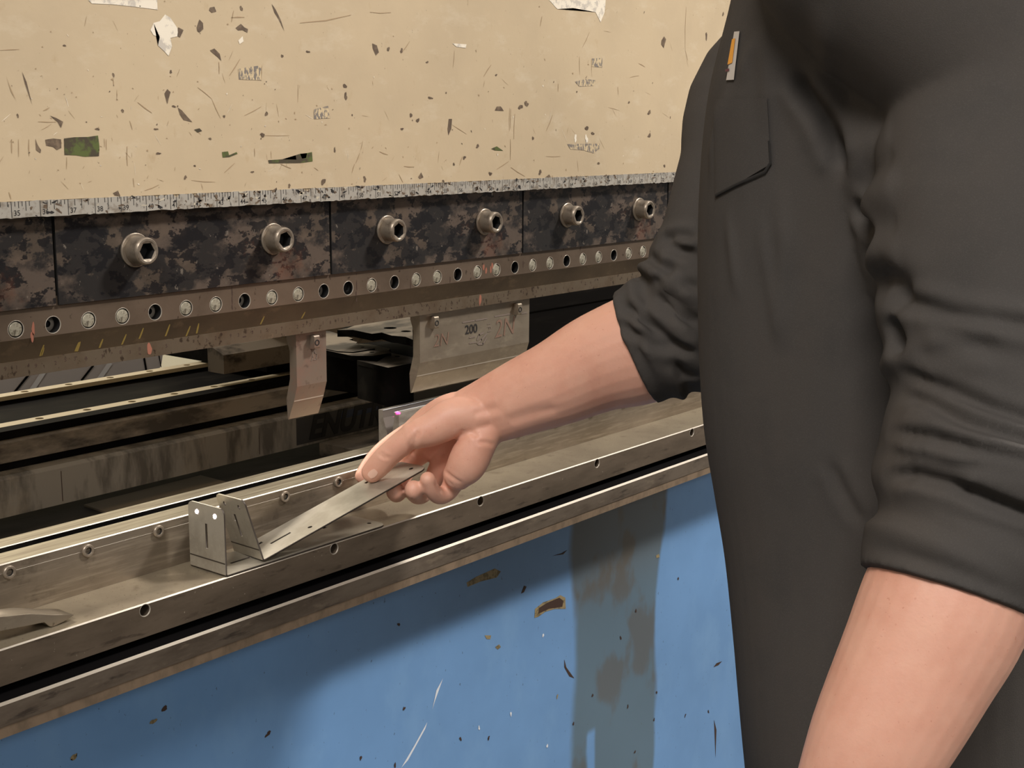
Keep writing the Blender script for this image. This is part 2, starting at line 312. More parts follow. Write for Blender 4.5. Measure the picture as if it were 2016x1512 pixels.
pchip(Z2([(1050, 715), (1210, 712), (1212, 735), (1180, 760), (1130, 745), (1065, 740)]), 5)
pchip(Z2([(1088, 405), (1140, 392), (1190, 398), (1180, 425), (1110, 430)]), 5)
pchip(Z2([(1170, 290), (1225, 288), (1222, 335), (1172, 330)]), 5)
pchip(Z1([(1350, 390), (1480, 370), (1480, 455), (1355, 450)]), 5)
pchip(Z1([(1778, 620), (1860, 600), (1870, 670), (1780, 675)]), 5)
pchip(Z2([(960, 0), (1240, 0), (1235, 60), (1215, 110), (1190, 60), (1080, 40), (1000, 45)]), 3)  # white patch at the top paints the ram's specular highlight
pchip(Z2([(480, 215), (550, 220), (545, 238), (500, 232)]), 3)
for u, v, w_, h_ in [(1745, 293, 20, 14), (1955, 488, 24, 20), (1960, 546, 16, 38), (1510, 645, 14, 26), (1487, 765, 28, 22), (694, 628, 16, 18), (552, 732, 22, 14), (884, 732, 22, 12), (985, 603, 20, 12), (898, 870, 22, 14), (1050, 1006, 14, 22), (1190, 786, 18, 10), (1832, 1030, 22, 36), (1640, 1053, 14, 20), (643, 425, 12, 22), (968, 407, 14, 16), (100, 655, 10, 22), (1430, 975, 16, 12), (365, 258, 20, 8), (1103, 940, 14, 8), (1600, 318, 12, 22), (1897, 850, 10, 24), (1368, 48, 14, 30), (1270, 660, 10, 20)]:
    chip(u/2.88, v/2.88, w_/2.88, h_/2.88, 0, 1)
for u, v, w_, h_ in [(162, 243, 12, 20), (228, 252, 12, 22), (308, 597, 14, 22), (275, 572, 16, 16), (818, 530, 20, 22), (848, 515, 18, 26), (1457, 558, 14, 22), (1457, 672, 14, 20), (1532, 823, 10, 12), (540, 782, 14, 16), (668, 862, 14, 20), (915, 855, 14, 22), (1146, 636, 20, 16), (1176, 662, 18, 12), (605, 725, 14, 18), (880, 686, 12, 14), (1740, 178, 8, 36), (1725, 395, 12, 30), (1356, 508, 8, 12), (1677, 560, 14, 14), (370, 486, 20, 12), (230, 640, 12, 14), (1090, 685, 14, 34), (1145, 690, 14, 36), (1823, 70, 8, 18), (45, 888, 14, 26), (1205, 810, 10, 14), (355, 308, 12, 10), (697, 372, 10, 8), (487, 815, 8, 14), (435, 898, 10, 12)]:
    chip(700+u/2.52, v/2.52, w_/2.52, h_/2.52, 0, 3 if (u, v) in ((1090, 685), (1145, 690)) else 1)
for a in [(70, 60, 175, 62), (1640, 35, 1635, 250), (1635, 250, 1648, 300), (765, 535, 763, 650), (770, 540, 768, 640), (790, 565, 785, 690), (977, 570, 945, 650), (768, 690, 767, 795), (1250, 40, 1205, 75), (1160, 160, 1125, 235), (672, 322, 635, 380), (1405, 315, 1435, 332), (1100, 795, 1105, 850), (240, 825, 290, 828), (530, 775, 515, 820), (118, 752, 160, 768), (20, 760, 0, 810), (945, 776, 1015, 776), (1110, 280, 1112, 370), (1170, 300, 1172, 380), (490, 250, 483, 335), (268, 205, 225, 265), (1360, 385, 1405, 375), (480, 620, 550, 665), (215, 865, 235, 905), (1005, 415, 1004, 455), (1300, 430, 1303, 470), (1680, 565, 1700, 572), (700, 840, 760, 800), (770, 830, 840, 875), (925, 80, 915, 130)]:
    scr(700+a[0]/2.52, a[1]/2.52, 700+a[2]/2.52, a[3]/2.52, random.uniform(.5, 1.1))
for a in [(1120, 495, 1200, 560), (1200, 560, 1250, 670), (720, 830, 722, 940), (780, 580, 860, 640), (1240, 350, 1242, 420), (1360, 335, 1300, 430), (820, 1080, 900, 1048), (1085, 1022, 1220, 1032), (1270, 980, 1330, 925), (1442, 840, 1443, 890), (1536, 855, 1538, 900), (2010, 930, 1995, 980), (1500, 768, 1640, 768), (215, 690, 320, 692), (104, 790, 105, 890), (163, 790, 165, 885), (65, 790, 66, 870), (590, 785, 592, 835), (602, 790, 603, 850), (378, 890, 376, 960), (1310, 100, 1385, 98), (1325, 60, 1312, 125), (1485, 370, 1480, 460), (755, 1010, 760, 1060), (1590, 930, 1650, 955), (50, 1090, 62, 1130), (1780, 950, 1805, 968), (1690, 480, 1688, 580), (1385, 655, 1480, 605), (1140, 1040, 1150, 1075), (0, 285, 110, 280), (1700, 130, 1990, 85), (640, 440, 645, 490), (735, 685, 750, 735), (245, 628, 280, 610)]:
    scr(a[0]/2.88, a[1]/2.88, a[2]/2.88, a[3]/2.88, random.uniform(.5, 1.1))
rr = random.Random(3)
for i in range(330):
    px, py = rr.uniform(-200, 1480), rr.uniform(-400, 365) if rr.random() < .5 else rr.uniform(150, 365)
    if rr.random() < .45:
        l = rr.uniform(5, 26); t = rr.uniform(.9, 2.2) if rr.random() < .6 else rr.uniform(0, 3.1)
        scr(px, py, px+l*math.cos(t), py+l*math.sin(t), rr.uniform(.2, .45), 4 if rr.random() < .85 else 3)
    else: chip(px, py, rr.uniform(1.2, 3.2), rr.uniform(1.2, 3.2), rr.uniform(0, 3), 1 if rr.random() < .3 else (3 if rr.random() < .3 else 4), .6, 9)
me = bmesh_to(bm); ram = link('press_ram', me, ['beige', 'chip_dark', 'chip_green', 'white_chip_sheen', 'scratch', 'smudge'], origin=(1.5, .035, .0))
tag(ram, 'tall beige painted steel ram of the bending press, chipped and scratched', 'machine')
# ---- adhesive inch ruler on the ram's lower edge
bm = bmesh.new(); xs = np.arange(XL-200, XR+200, 4.0); rr = random.Random(11)
top = [(x, 12.9+rr.uniform(-.5, .5)+(rr.uniform(-2.5, 0) if rr.random() < .12 else 0)) for x in xs]; bot = [(x, .1+rr.uniform(-.5, .3)+(rr.uniform(-.9, 1.4) if rr.random() < .2 else 0)) for x in xs]
for i in range(len(xs)-1):
    f = bm.faces.new([bm.verts.new((q[0], -.45, q[1])) for q in (bot[i], bot[i+1], top[i+1], top[i])])
bmesh.ops.remove_doubles(bm, verts=bm.verts[:], dist=.01)
r = bmesh.ops.extrude_face_region(bm, geom=bm.faces[:]); bmesh.ops.translate(bm, vec=(0, .5, 0), verts=[v for v in r['geom'] if isinstance(v, bmesh.types.BMVert)])
rulerm = bmesh_to(bm); rul = link('ruler_tape', rulerm, 'tape', ram, origin=(1.5, 0, .006)); rul['label'] = 'worn silver adhesive inch ruler along the bottom edge'
bm = bmesh.new()
for n in range(18*8, 108*8):
    x = n*25.4/8
    if not (XL-180 < x < XR+180): continue
    h = 12.6 if n % 8 == 0 else (7.5 if n % 4 == 0 else (5.2 if n % 2 == 0 else 3.8))
    if n % 8 and rr.random() < .15: continue
    box(bm, x-.28, x+.28, -.52, -.46, 12.8-h, 12.8, 0)
for n in range(22, 100):
    add_mesh(bm, text_mesh(str(n), 6.0, .03, bold=.05), on_front(n*25.4+4.6, -.5, 3.6))
for i in range(210):
    px = rr.uniform(60, 240) if i % 16 == 0 else rr.choice([rr.uniform(235, 680), rr.uniform(380, 1380), rr.uniform(700, 1380)]); X = at(px, 431-.0558*px-8, Y=0).x; z = rr.uniform(.5, 12.5)
    poly_chip(bm, blob(X, z, rr.uniform(.6, 3.2), rr.uniform(.4, 1.6), rr.uniform(-.5, .5), 9, .7, rr), -.45, 1 if rr.random() < .6 else (0 if rr.random() < .6 else 2), .09)
link('ruler_marking', bmesh_to(bm), ['ink', 'chip_dark', 'tape_flake'], rul, origin=(1.5, 0, .006))
# ---- clamp plates and their cap screws
YP = 8.0
seams = [622, 930.5, 1239.5, 1547, 1860, 2168]
labels = ['dark worn clamp plate at the left frame edge, its screws out of sight', 'blackened clamp plate nearest the left, between the 36 and 46 marks of the ruler',
          'middle blackened clamp plate with reddish rust across its top, above the two punches', 'scratched clamp plate near the worker, behind his sleeve', 'sliver of clamp plate right beside the worker\'s sleeve']
bolts = [(275, 493), (547, 470), (770, 455), (958, 438), (1120, 425), (1262, 411)]
def cap_screw(parent, X, Zc, k):
    bm = bmesh.new(); base = (X, YP, Zc)
    lathe(bm, base, (0, -1, 0), [(0, 0.01), (14.2, 0.01), (14.7, .5), (14.7, 1.9), (14.1, 2.4), (9.0, 2.4)], 40)
    wsh = link('washer', bmesh_to(bm), 'bolt', parent, origin=Vector(base)*S, smooth=35)
    bm = bmesh.new()
    lathe(bm, (X, YP-2.3, Zc), (0, -1, 0), [(0, 0), (11.4, 0), (11.8, .8), (11.9, 13.0), (11.5, 15.0), (10.6, 16.0), (8.9, 16.0), (8.0, 15.2)], 40)
    sc = link('cap_screw', bmesh_to(bm), 'bolt', parent, origin=Vector(base)*S, smooth=35)
    bm = bmesh.new(); Y0 = YP-2.3
    a = k*1.3; hexr = [(7.7*math.cos(a+i*math.pi/3), 7.7*math.sin(a+i*math.pi/3)) for i in range(6)]
    o = [bm.verts.new((X+8.9*math.cos(2*math.pi*i/36), Y0-16.0, Zc+8.9*math.sin(2*math.pi*i/36))) for i in range(36)]
    h = [bm.verts.new((X+x, Y0-15.2, Zc+z)) for x, z in hexr]; d = [bm.verts.new((X+x, Y0-5, Zc+z)) for x, z in hexr]
    es = [bm.edges.new((o[i], o[(i+1) % 36])) for i in range(36)]+[bm.edges.new((h[i], h[(i+1) % 6])) for i in range(6)]
    bmesh.ops.bridge_loops(bm, edges=es)
    for i in range(6): f = bm.faces.new((h[i], h[(i+1) % 6], d[(i+1) % 6], d[i])); f.material_index = 1
    f = bm.faces.new(d); f.material_index = 1
    link('hex_socket', bmesh_to(bm), ['bolt', 'dark'], sc, origin=Vector(base)*S)
for k in range(5):
    x0, x1 = seams[k]+1.4, seams[k+1]-1.4
    bm = bmesh.new(); box(bm, x0, x1, YP, YP+24, -73.2, -1.0, 0, 1.2)
    for f in bm.faces:
        c = f.calc_center_median()
        if f.calc_area() < 500: f.material_index = 1
        elif abs(f.normal.x) > .9: f.material_index = 2  # end faces blackened: the shade in the seams is put into the colour
    me = bmesh_to(bm); ce = Vector(((x0+x1)/2, YP+12, -73.2))*S
    pl = link('clamp_plate', me, ['black_steel', 'edge_steel', 'dark'], origin=ce); tag(pl, labels[k], 'clamp', 'clamp plates under the ram')
    for j, (bx, by) in enumerate(bolts):
        p = at(bx, by, Y=YP-24); X = p.x if False else [1008.1, 1164, 1319, 1477, 1633, 1790][j]
        if x0 < X < x1: cap_screw(pl, X, -33.3, j)
    if k == 0:
        for X in (698, 852): cap_screw(pl, X, -33.3, 1)
    if k == 4: 
        for X in (1946, 2100): cap_screw(pl, X, -33.3, 2)
# ---- tool holder strip
YS = 10.2; DX0, DS, DZ = 892.8, 33.83, -89.3
kind = 'dhddhddhddhsdhddhddhddhddhdd'
allh = [(DX0+i*DS, (kind[i] if 0 <= i < 28 else 'dhd'[i % 3])) for i in range(-12, 50)]
bm = bmesh.new()
me = slab_mesh([(XL, -97.8), (XR, -97.8), (XR, -66), (XL, -66)], [circ(x, DZ, 6.9) for x, _ in allh if XL+10 < x < XR-10], 12)
add_mesh(bm, me, on_front(0, YS+6, 0), 0)
prism(bm, [(YS+12, -66), (YS+12, -97.8), (YS, -97.8), (YS+5.4, -115.9), (YS+5.4, -129.3), (70, -129.3), (70, -66)][::-1], XL, XR, 1)
for f in bm.faces:
    c = f.calc_center_median()
    if f.material_index == 0 and f.calc_area() < 60 and abs(c.z-DZ) < 8 and f.normal.length < 2 and YS+.2 < c.y < YS+11.8: f.material_index = 6  # hole walls painted black for the shade around the pins
for x, kd in allh:                                      # bright chamfered hole rims
    if XL+10 < x < XR-10: lathe(bm, (x, YS, DZ), (0, -1, 0), [(6.75, -.5), (6.95, .08), (7.25, .08), (7.4, -.05)], 28, [2, 2, 2])
def smark(px, py, w_, h_, mat, Y=YS, Yo=.12):
    a = at(px, py, Y=Y); poly_chip(bm, blob(a.x, a.z, w_/2, h_/2, 0, 12, .3), Y, mat, Yo)
Zs = lambda u, v: (u/2.88, 380+v/2.88)
smark(*Zs(188, 770), 2.6, 12, 3); smark(*Zs(182, 815), 3.4, 8, 3)
for px, py, h_ in [(457, 575, 9), (457, 592, 7), (457, 605, 5), (702, 562, 10), (701, 578, 6), (702, 590, 4), (808, 560, 9), (886, 551, 8), (980, 520, 4), (1030, 520, 8)]: smark(px, py, 1.4, h_, 5)
for px, py in [(952, 526), (957, 533), (966, 531), (969, 523)]: smark(px, py, 3.0, 8, 3)
for px, py in [(82, 692), (155, 685), (199, 680), (243, 670), (276, 658), (328, 652), (390, 648), (370, 655), (516, 632), (597, 625), (152, 700), (85, 704)]:
    a = at(px, py, Y=YS+2.4); h_ = random.uniform(.16, .34); t0 = min(max((-97.8-a.z)/18.1, .3), .75); lean = random.uniform(0, 2)
    ps = [(t0-h_, .9+lean), (t0-h_*.3, 1.1+lean*.6), (t0+h_*.8, .7), (t0+h_*.8, -.7), (t0-h_*.2, -.5+lean*.6), (t0-h_, .1+lean)]
    f = bm.faces.new([bm.verts.new((a.x+dx*1.3, YS+5.4*t-.12, -97.8-18.1*t)) for t, dx in ps]); f.material_index = 4

st = link('tool_holder_strip', bmesh_to(bm), ['strip', 'strip_dark', 'polished', 'red_mark', 'yellow_mark', 'rust_mark', 'dark'], origin=(1.5, .04, -.0978), smooth=30)
tag(st, 'long brown steel tool holder strip with a row of round pins and holes', 'tool holder')
for x, kd in allh:
    if not (XL+10 < x < XR-10) or not 600 < x < 2100: continue
    bm = bmesh.new()
    if kd == 'd':
        q = random.Random(int(x)); lathe(bm, (x, YS+1.0, DZ), (0, -1, 0), [(5.95, -4), (5.95, .2), (5.5, .8), (3.5, 1.0+q.uniform(-.15, .15)), (1.2, 1.0+q.uniform(-.25, .1)), (0.01, 1.0)], 26)
        nm, mt = 'round_pin', 'pin'
    elif kd == 's':
        lathe(bm, (x, YS+2.5, DZ), (0, -1, 0), [(6.6, -3), (6.6, 0), (5.6, .7), (3.4, .7), (3.2, -2), (0.01, -2)], 26, [0, 0, 0, 1, 1]); nm, mt = 'recessed_screw', ['gear_dark', 'dark']
    else:
        lathe(bm, (x, YS+9, DZ), (0, -1, 0), [(6.7, -2), (6.7, 0), (5.2, .9), (2.8, .9), (2.6, -2), (0.01, -2)], 26, [0, 0, 0, 1, 1]); nm, mt = 'recessed_screw', ['beam' if int(x/33.8) % 3 == 0 else 'ledge', 'dark']  # most deep screws darkened, the hole's shade put into their colour
    link(nm, bmesh_to(bm), mt, st, origin=Vector((x, YS, DZ))*S, smooth=35)
# scale bar along its lower lip
bm = bmesh.new(); YR = YS+5.3
box(bm, XL, XR, YR-1.0, YR+.5, -129.2, -116.0, 0, .3)
rr = random.Random(5)
for i in range(150):
    X = 820+i*9.2+rr.uniform(-2, 2)
    if rr.random() < .55: add_mesh(bm, text_mesh(str(rr.randint(1, 9)), 4.6, .02, bold=.05), on_front(X, YR-1.03, -121.5+rr.uniform(-1, 1)), 1)
    if rr.random() < .3: poly_chip(bm, blob(X, -126+rr.uniform(-2, 4), rr.uniform(.5, 2), rr.uniform(.3, 1), 0, 8, .6, rr), YR-1.0, 1, .08)
for px, py in [(293, 694), (944, 590)]:
    a = at(px, py, Y=YR); poly_chip(bm, blob(a.x, -122, 2.2, 6, 0, 10, .3), YR-1, 2, .1)
sb = link('scale_bar', bmesh_to(bm), ['ruler_strip', 'rust_mark', 'red_mark'], st, origin=(1.5, .015, -.1225))
# ---- punches
PROF = [(19.9, -128.5), (20.2, -182.8), (25.3, -198.3), (33.4, -217.6), (34.2, -217.9), (34.9, -217.2), (36.0, -196.5), (30.2, -176.0), (29.6, -148), (34.0, -136), (34.0, -128.5)]
def punch(x0, x1, label, buttons, mat, marks):
    t = thing('punch', label, 'press tool', ((x0+x1)/2, 28, -217.9), 'punches hanging from the tool holder')
    bm = bmesh.new(); prism(bm, PROF[::-1], x0, x1, 0, .35); b = link('blade', bmesh_to(bm), [mat, 'polished'], t, origin=Vector(((x0+x1)/2, 28, -217.9))*S)
    bm = bmesh.new(); box(bm, x0+1, x1-1, 22, 33, -128.6, -96, 0, .3); link('tang', bmesh_to(bm), mat, t, origin=Vector(((x0+x1)/2, 28, -217.9))*S)
    for bx in buttons:
        bm = bmesh.new(); z0 = -140.2
        prism(bm, [(20.5, z0-6.6), (14.0, z0-6.0), (13.0, z0-4.6), (13.0, z0+6), (14, z0+7), (20.5, z0+7)], bx-3.6, bx+3.6, 0, .7)
        lathe(bm, (bx, 13.1, z0), (0, -1, 0), [(3.0, 0), (3.0, .5), (2.1, .5), (2.0, -.2), (0.01, -.2)], 20, [1, 1, 1, 1])
        link('safety_button', bmesh_to(bm), [mat, 'dark'], t, origin=Vector((bx, 17, z0))*S)
    bm = bmesh.new(); marks(bm); link('marking', bmesh_to(bm), ['faint_mark', 'punch_red', 'ink'], t, origin=Vector(((x0+x1)/2, 19.9, -150))*S)
    bm = bmesh.new(); prism(bm, [(25.0, -197.6), (25.2, -198.7), (26.2, -198.7), (26.2, -197.6)][::-1], x0+.3, x1-.3); link('crease_line', bmesh_to(bm), 'polished', t, origin=Vector(((x0+x1)/2, 25.2, -198.3))*S)
    return t
def stroke(bm, pts, wd, Y, mat):
    for (a, b) in zip(pts, pts[1:]):
        a2, b2 = Vector(a), Vector(b); n = Vector((-(b2-a2).y, (b2-a2).x)).normalized()*wd/2; e = (b2-a2).normalized()*wd*.3
        vs = [bm.verts.new((q.x, Y, q.y)) for q in (a2-n-e, b2-n+e, b2+n+e, a2+n-e)]; f = bm.faces.new(vs); f.material_index = mat
def marks15(bm):
    f = lambda u, v: (lambda p: (p.x, p.z))(at(600+u/6.72, 520+v/6.72, Y=19.7))
    stroke(bm, [f(100, 1120), f(108, 1230), f(88, 1280)], .9, 19.72, 0); stroke(bm, [f(165, 1115), f(130, 1120), f(130, 1170), f(160, 1190), f(155, 1260), f(120, 1265)], .9, 19.72, 0)
def marks200(bm):
    f = lambda u, v: (lambda p: (p.x, p.z))(at(780+u/7.2, 580+v/7.2, Y=19.6))
    a = at(928, 648.5, Y=19.6); add_mesh(bm, text_mesh('200', 14.5, .04, bold=.18), on_front(a.x, 19.62, a.z), 2)
    for px, py, tx, sz in [(963, 645, 'H14', 7)]: 
        p = at(px, py, Y=19.6); add_mesh(bm, text_mesh('1F1', 9, .03), on_front(p.x, 19.66, p.z) @ Matrix.Rotation(-1.5, 4, 'Z'), 0)
    stroke(bm, [f(1150, 640), f(1180, 570), f(1240, 540)], 2.2, 19.64, 0); stroke(bm, [f(1150, 690), f(1210, 640), f(1280, 560)], 2.2, 19.64, 0); stroke(bm, [f(1165, 700), f(1230, 700), f(1280, 620)], 2.2, 19.64, 0)
    for u0, u1, v0 in [(945, 1110, 395), (1130, 1290, 365), (1040, 1120, 610), (1040, 1130, 690), (1400, 1620, 310), (1760, 1850, 270)]:
        stroke(bm, [f(u0, v0), f(u1, v0-.17*(u1-u0))], 1.6, 19.64, 0)
punch(1201.5, 1242, 'narrow steel punch hanging alone from the tool holder, hand-marked 15', [at(624, 662.5, Y=13).x], 'punch_pink', marks15)
wide = punch(1382, 1576, 'wide steel punch stamped 200, hanging behind the worker\'s forearm', [at(860, 628, Y=13).x, at(1024, 602, Y=13).x], 'punch', marks200)
for px, py, sz, rt in ((868, 670, 20, .02), (993, 646, 30, .05)):
    c = at(px, py, Y=19.6); bm = bmesh.new(); add_mesh(bm, text_mesh('2N', sz, .03, shear=.2, bold=-.12), on_front(c.x, 19.66, c.z) @ Matrix.Rotation(rt, 4, 'Z'), 0)
    link('marker_scrawl', bmesh_to(bm), 'punch_red', wide, origin=Vector((c.x, 19.7, c.z))*S)
# ---- die block under the wide punch
xd0 = 1346.5; zt = at(788, 814, X=xd0).z
bm = bmesh.new(); DP = [(19, zt), (19, -275.8), (28.2, -275.8), (28.2, -286), (39.8, -286), (39.8, -275.8), (49.5, -275.8), (49.5, zt), (43.2, zt), (42.6, zt-8.5), (35.4, zt-29), (33.2, zt-30), (31.0, zt-29), (26.0, zt-8.5), (25.8, zt)]
DP = DP[::-1]; nD = len(DP); mD = []
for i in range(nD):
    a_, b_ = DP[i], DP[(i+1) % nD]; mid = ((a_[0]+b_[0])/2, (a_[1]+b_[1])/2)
    mD.append(1 if 34 < mid[0] < 43.5 and mid[1] < zt-.5 and mid[1] > zt-31 else 0)  # far groove wall darkened: shade under the punch put into its colour
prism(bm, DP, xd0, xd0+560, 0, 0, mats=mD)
box(bm, xd0+.4, xd0+560, 25.9, 26.5, zt-.2, zt+.15, 2); box(bm, xd0+.4, xd0+560, 42.6, 43.2, zt-.2, zt+.15, 2)  # white strips paint the highlight along the groove edges
d = link('die_block', bmesh_to(bm), ['die', 'die_wall_shade', 'glint'], origin=Vector((xd0+280, 34, -275.8))*S)
tag(d, 'bright steel bottom die with a deep V groove behind the hand', 'press tool')
# ---- die holder
XH0, XH1 = 330.0, 2750.0
bm = bmesh.new(); zh = -275.6
HP = [(0.9, zh), (0, zh-.9), (0, zh-7.5), (.35, zh-7.75), (0, zh-8.0), (0, -319.9), (63.5, -319.9), (63.5, zh-1), (62.5, zh), (42.0, zh), (41.2, zh-.8), (41.2, zh-14), (27.6, zh-14), (27.6, zh-.8), (26.8, zh)][::-1]
n = len(HP); mats = []
P0 = HP
for i in range(n):
    a, b = P0[i], P0[(i+1) % n]; mz = (a[1]+b[1])/2; my = (a[0]+b[0])/2
    m_ = 0
    if abs(a[1]-b[1]) < .01 and abs(a[1]-zh) < .01: m_ = 1
    elif abs(a[0]-b[0]) > .01 and abs(a[1]-b[1]) > .01 and mz > zh-2 and my < 45: m_ = 2
    elif mz < zh-7.4 and mz > zh-8.1 and my < 1: m_ = 2
    elif 27 < my < 42 and mz < zh: m_ = 3
    mats.append(m_)
prism(bm, HP, XH0, XH1, 0, 0, mats=mats)
dh = link('die_holder', bmesh_to(bm), ['holder_face', 'holder_top', 'polished', 'gear_dark'], origin=(1.5, .032, -.3199))
tag(dh, 'long ground steel die holder with a slotted top and a row of set screws', 'die holder')
sx = [860+0, 933.7+6, 1012.9, 1085, 1163, 1235, 1308, 1384, 1460, 1535, 1610, 1683, 1757, 1830, 1902, 1975, 2048]
sx = [866.5, 940.2, 1013.2, 1088, 1163.2, 1235.2, 1310, 1384, 1458, 1532, 1606, 1680, 1754, 1828, 1902.7, 1976, 2050, 793, 719, 645]
for X in sx:
    bm = bmesh.new(); lathe(bm, (X, 0, zh-7.9), (0, -1, 0), [(5.6, -.5), (5.6, 1.6), (5.0, 2.3), (3.4, 2.3), (3.0, 1.6), (2.9, -1), (0.01, -1)], 26, [0, 0, 0, 0, 1, 1])
    link('set_screw', bmesh_to(bm), ['bolt', 'dark'], dh, origin=Vector((X, 0, zh-7.9))*S, smooth=35)
# ---- bed table with bolt holes in its front face
YT = -61.2; ZT = -320.0
holes = [(951.6+218.3*k, -326.0) for k in range(-3, 8)]
bm = bmesh.new(); add_mesh(bm, slab_mesh([(XH0, -349.2), (XH1, -349.2), (XH1, ZT-1.1), (XH0, ZT-1.1)], [circ(x, z, 5.2) for x, z in holes], 14), on_front(0, YT+7, 0), 1)
prism(bm, [(YT+1.1, ZT), (YT, ZT-1.1), (YT+14, ZT-1.1), (YT+14, -349.2), (150, -349.2), (150, -345), (64, -345), (64, ZT)][::-1], XH0, XH1, 0)
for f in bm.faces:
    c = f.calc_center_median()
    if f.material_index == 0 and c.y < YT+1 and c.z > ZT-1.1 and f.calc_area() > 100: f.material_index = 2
for x, z in holes: lathe(bm, (x, YT, z), (0, -1, 0), [(4.9, -.8), (5.3, .1), (5.6, .1), (5.7, -.1)], 26, [2, 2, 2])
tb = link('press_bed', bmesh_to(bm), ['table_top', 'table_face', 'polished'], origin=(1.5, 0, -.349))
tag(tb, 'long flat steel bed ledge with round bolt holes along its front edge', 'machine')
for x, z in holes:
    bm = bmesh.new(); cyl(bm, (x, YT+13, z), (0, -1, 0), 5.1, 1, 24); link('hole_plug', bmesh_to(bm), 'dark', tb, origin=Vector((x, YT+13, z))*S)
# under-structure (recess), front rail, blue panel
bm = bmesh.new(); box(bm, XH0, XH1, YT+42, 60, -1215, -349.4, 0)
YB = YT+42
def bl(pts, mat, f=lambda u, v: (700+u/2.52, 1000+v/2.52), out=.25): poly_chip(bm, [(lambda p: (p.x, p.z))(at(*f(u, v), Y=YB)) for u, v in pts], YB, mat, out)
def blc(px, py, w_, h_, rot, mat): a = at(px, py, Y=YB); poly_chip(bm, blob(a.x, a.z, w_, h_, rot, 12, .5), YB, mat, .35)
bl([(550, 370), (600, 340), (690, 300), (720, 315), (700, 345), (620, 365), (555, 392)], 2)
bl([(535, 380), (560, 350), (690, 290), (680, 285), (730, 310), (700, 370), (600, 410)], 5, out=.1)
bl([(887, 545), (890, 500), (930, 468), (990, 448), (1015, 432), (1040, 445), (1042, 500), (990, 500), (940, 515), (905, 540)], 2)
bl([(905, 525), (910, 495), (950, 470), (1010, 445), (1030, 460), (1025, 490), (960, 500)], 3, out=.35)
bl([(640, 632), (672, 632), (668, 650), (650, 650)], 2); bl([(692, 690), (712, 676), (720, 690), (705, 702)], 2)
bl([(1490, 235), (1505, 228), (1508, 245), (1492, 248)], 2)
bl([(1035, 750), (1045, 790), (1070, 825), (1085, 845), (1060, 835), (1035, 790)], 3)
bl([(1775, 790), (1790, 770), (1818, 760), (1800, 780)], 3); bl([(1778, 1050), (1790, 1100), (1785, 1240), (1782, 1150)], 3)
bl([(820, 425), (835, 385), (848, 390), (835, 418)], 3); bl([(975, 238), (1020, 225), (1050, 208), (1030, 230)], 3)
bl([(380, 1000), (400, 905), (433, 845), (412, 905), (392, 960)], 4, out=.3); bl([(225, 1290), (290, 1180), (355, 1062), (345, 1095), (260, 1250)], 4, out=.3)
for u, v, m_ in [(770, 1022, 4), (1000, 935, 2), (612, 1090, 4), (950, 1180, 4), (240, 995, 3), (1080, 1070, 3), (1175, 930, 3), (1350, 985, 3), (1480, 1050, 3), (1493, 915, 3), (1635, 1030, 3), (520, 1145, 3), (213, 578, 3), (25, 1240, 3), (195, 1275, 3), (1315, 645, 3), (1390, 510, 3), (930, 632, 4), (1385, 1210, 3), (1750, 1010, 3), (660, 1140, 3), (1600, 350, 3)]: blc(700+u/2.52, 1000+v/2.52, 1.6, 2.6, random.uniform(-.6, .6), m_)
for px, py, m_ in [(302, 1420, 2), (323, 1395, 3), (527, 1445, 3), (145, 1490, 2)]: blc(px, py, 4, 2, .3, m_)
bp_ = link('bed_panel', bmesh_to(bm), ['blue', 'stain', 'tan_chip', 'rust_mark', 'glint', 'blue', 'stain'], origin=(1.5, .03, -1.215))
tag(bp_, 'blue painted steel bed front below the rails, stained and chipped', 'machine')
bm = bmesh.new(); zr = -356.5
RP = [(YT-14, zr-1.8), (YT-11.5, zr), (YT+8, zr), (YT+42, zr), (YT+42, -384.5), (YT-13, -384.5), (YT-13.2, -375.5), (YT-14, -375)]
prism(bm, RP, XH0, XH1, 0, 0, mats=[1, 3, 3, 0, 2, 2, 0, 0])  # rail top painted black for the shade in the gap under the ledge
fr = link('front_rail', bmesh_to(bm), ['rail', 'polished', 'rail_lip', 'gap_shade'], origin=(1.5, -.04, -.3845)); tag(fr, 'brown steel front rail running below the bed ledge above the blue panel', 'rail')
bm = bmesh.new(); box(bm, XH0, XH1, YT+20, YT+42, -356.5, -349.2); link('packing_bar', bmesh_to(bm), 'gap_shade', fr, origin=(1.5, YT*S+.03, -.3565))  # bar painted in the same black for the gap's shade

lt = at(783, 806, Y=22.5); lt = Vector((lt.x, 22.0, zt)); spot('laser_pointer_red', (lt+Vector((-150, -200, 130)))*S, lt*S, 1.0, 150, (1.0, .05, .45))
# ================================================================== behind the tools
bm = bmesh.new(); box(bm, XH0, XH1, 64.5, 420, -400, -345.3, 0); o = link('rear_ledge', bmesh_to(bm), 'ledge', tb, origin=(1.5, .2, -.4))
def pz(z, f, pts): return [(lambda p: (p.x, p.y))(at(*f(u, v), Z=z)) for u, v in pts]
def zslab(bm, pts, z, th, mat=0, holes=()):
    a = [bm.verts.new((x, y, z)) for x, y in pts]; 
    me = slab_mesh(pts, holes, th); add_mesh(bm, me, Matrix.Translation((0, 0, z-th/2)), mat)
ident = lambda u, v: (u, v)
sheet = pz(-343.0, ident, [(165, 993), (395, 935), (449, 949), (225, 1013)])
bm = bmesh.new(); zslab(bm, sheet, -343.2, 2, 0); o = link('sheet_offcut', bmesh_to(bm), 'offcut', origin=Vector((sheet[0][0], sheet[0][1], -345.2))*S)
tag(o, 'flat grey sheet offcut lying behind the slotted die holder', 'sheet metal')
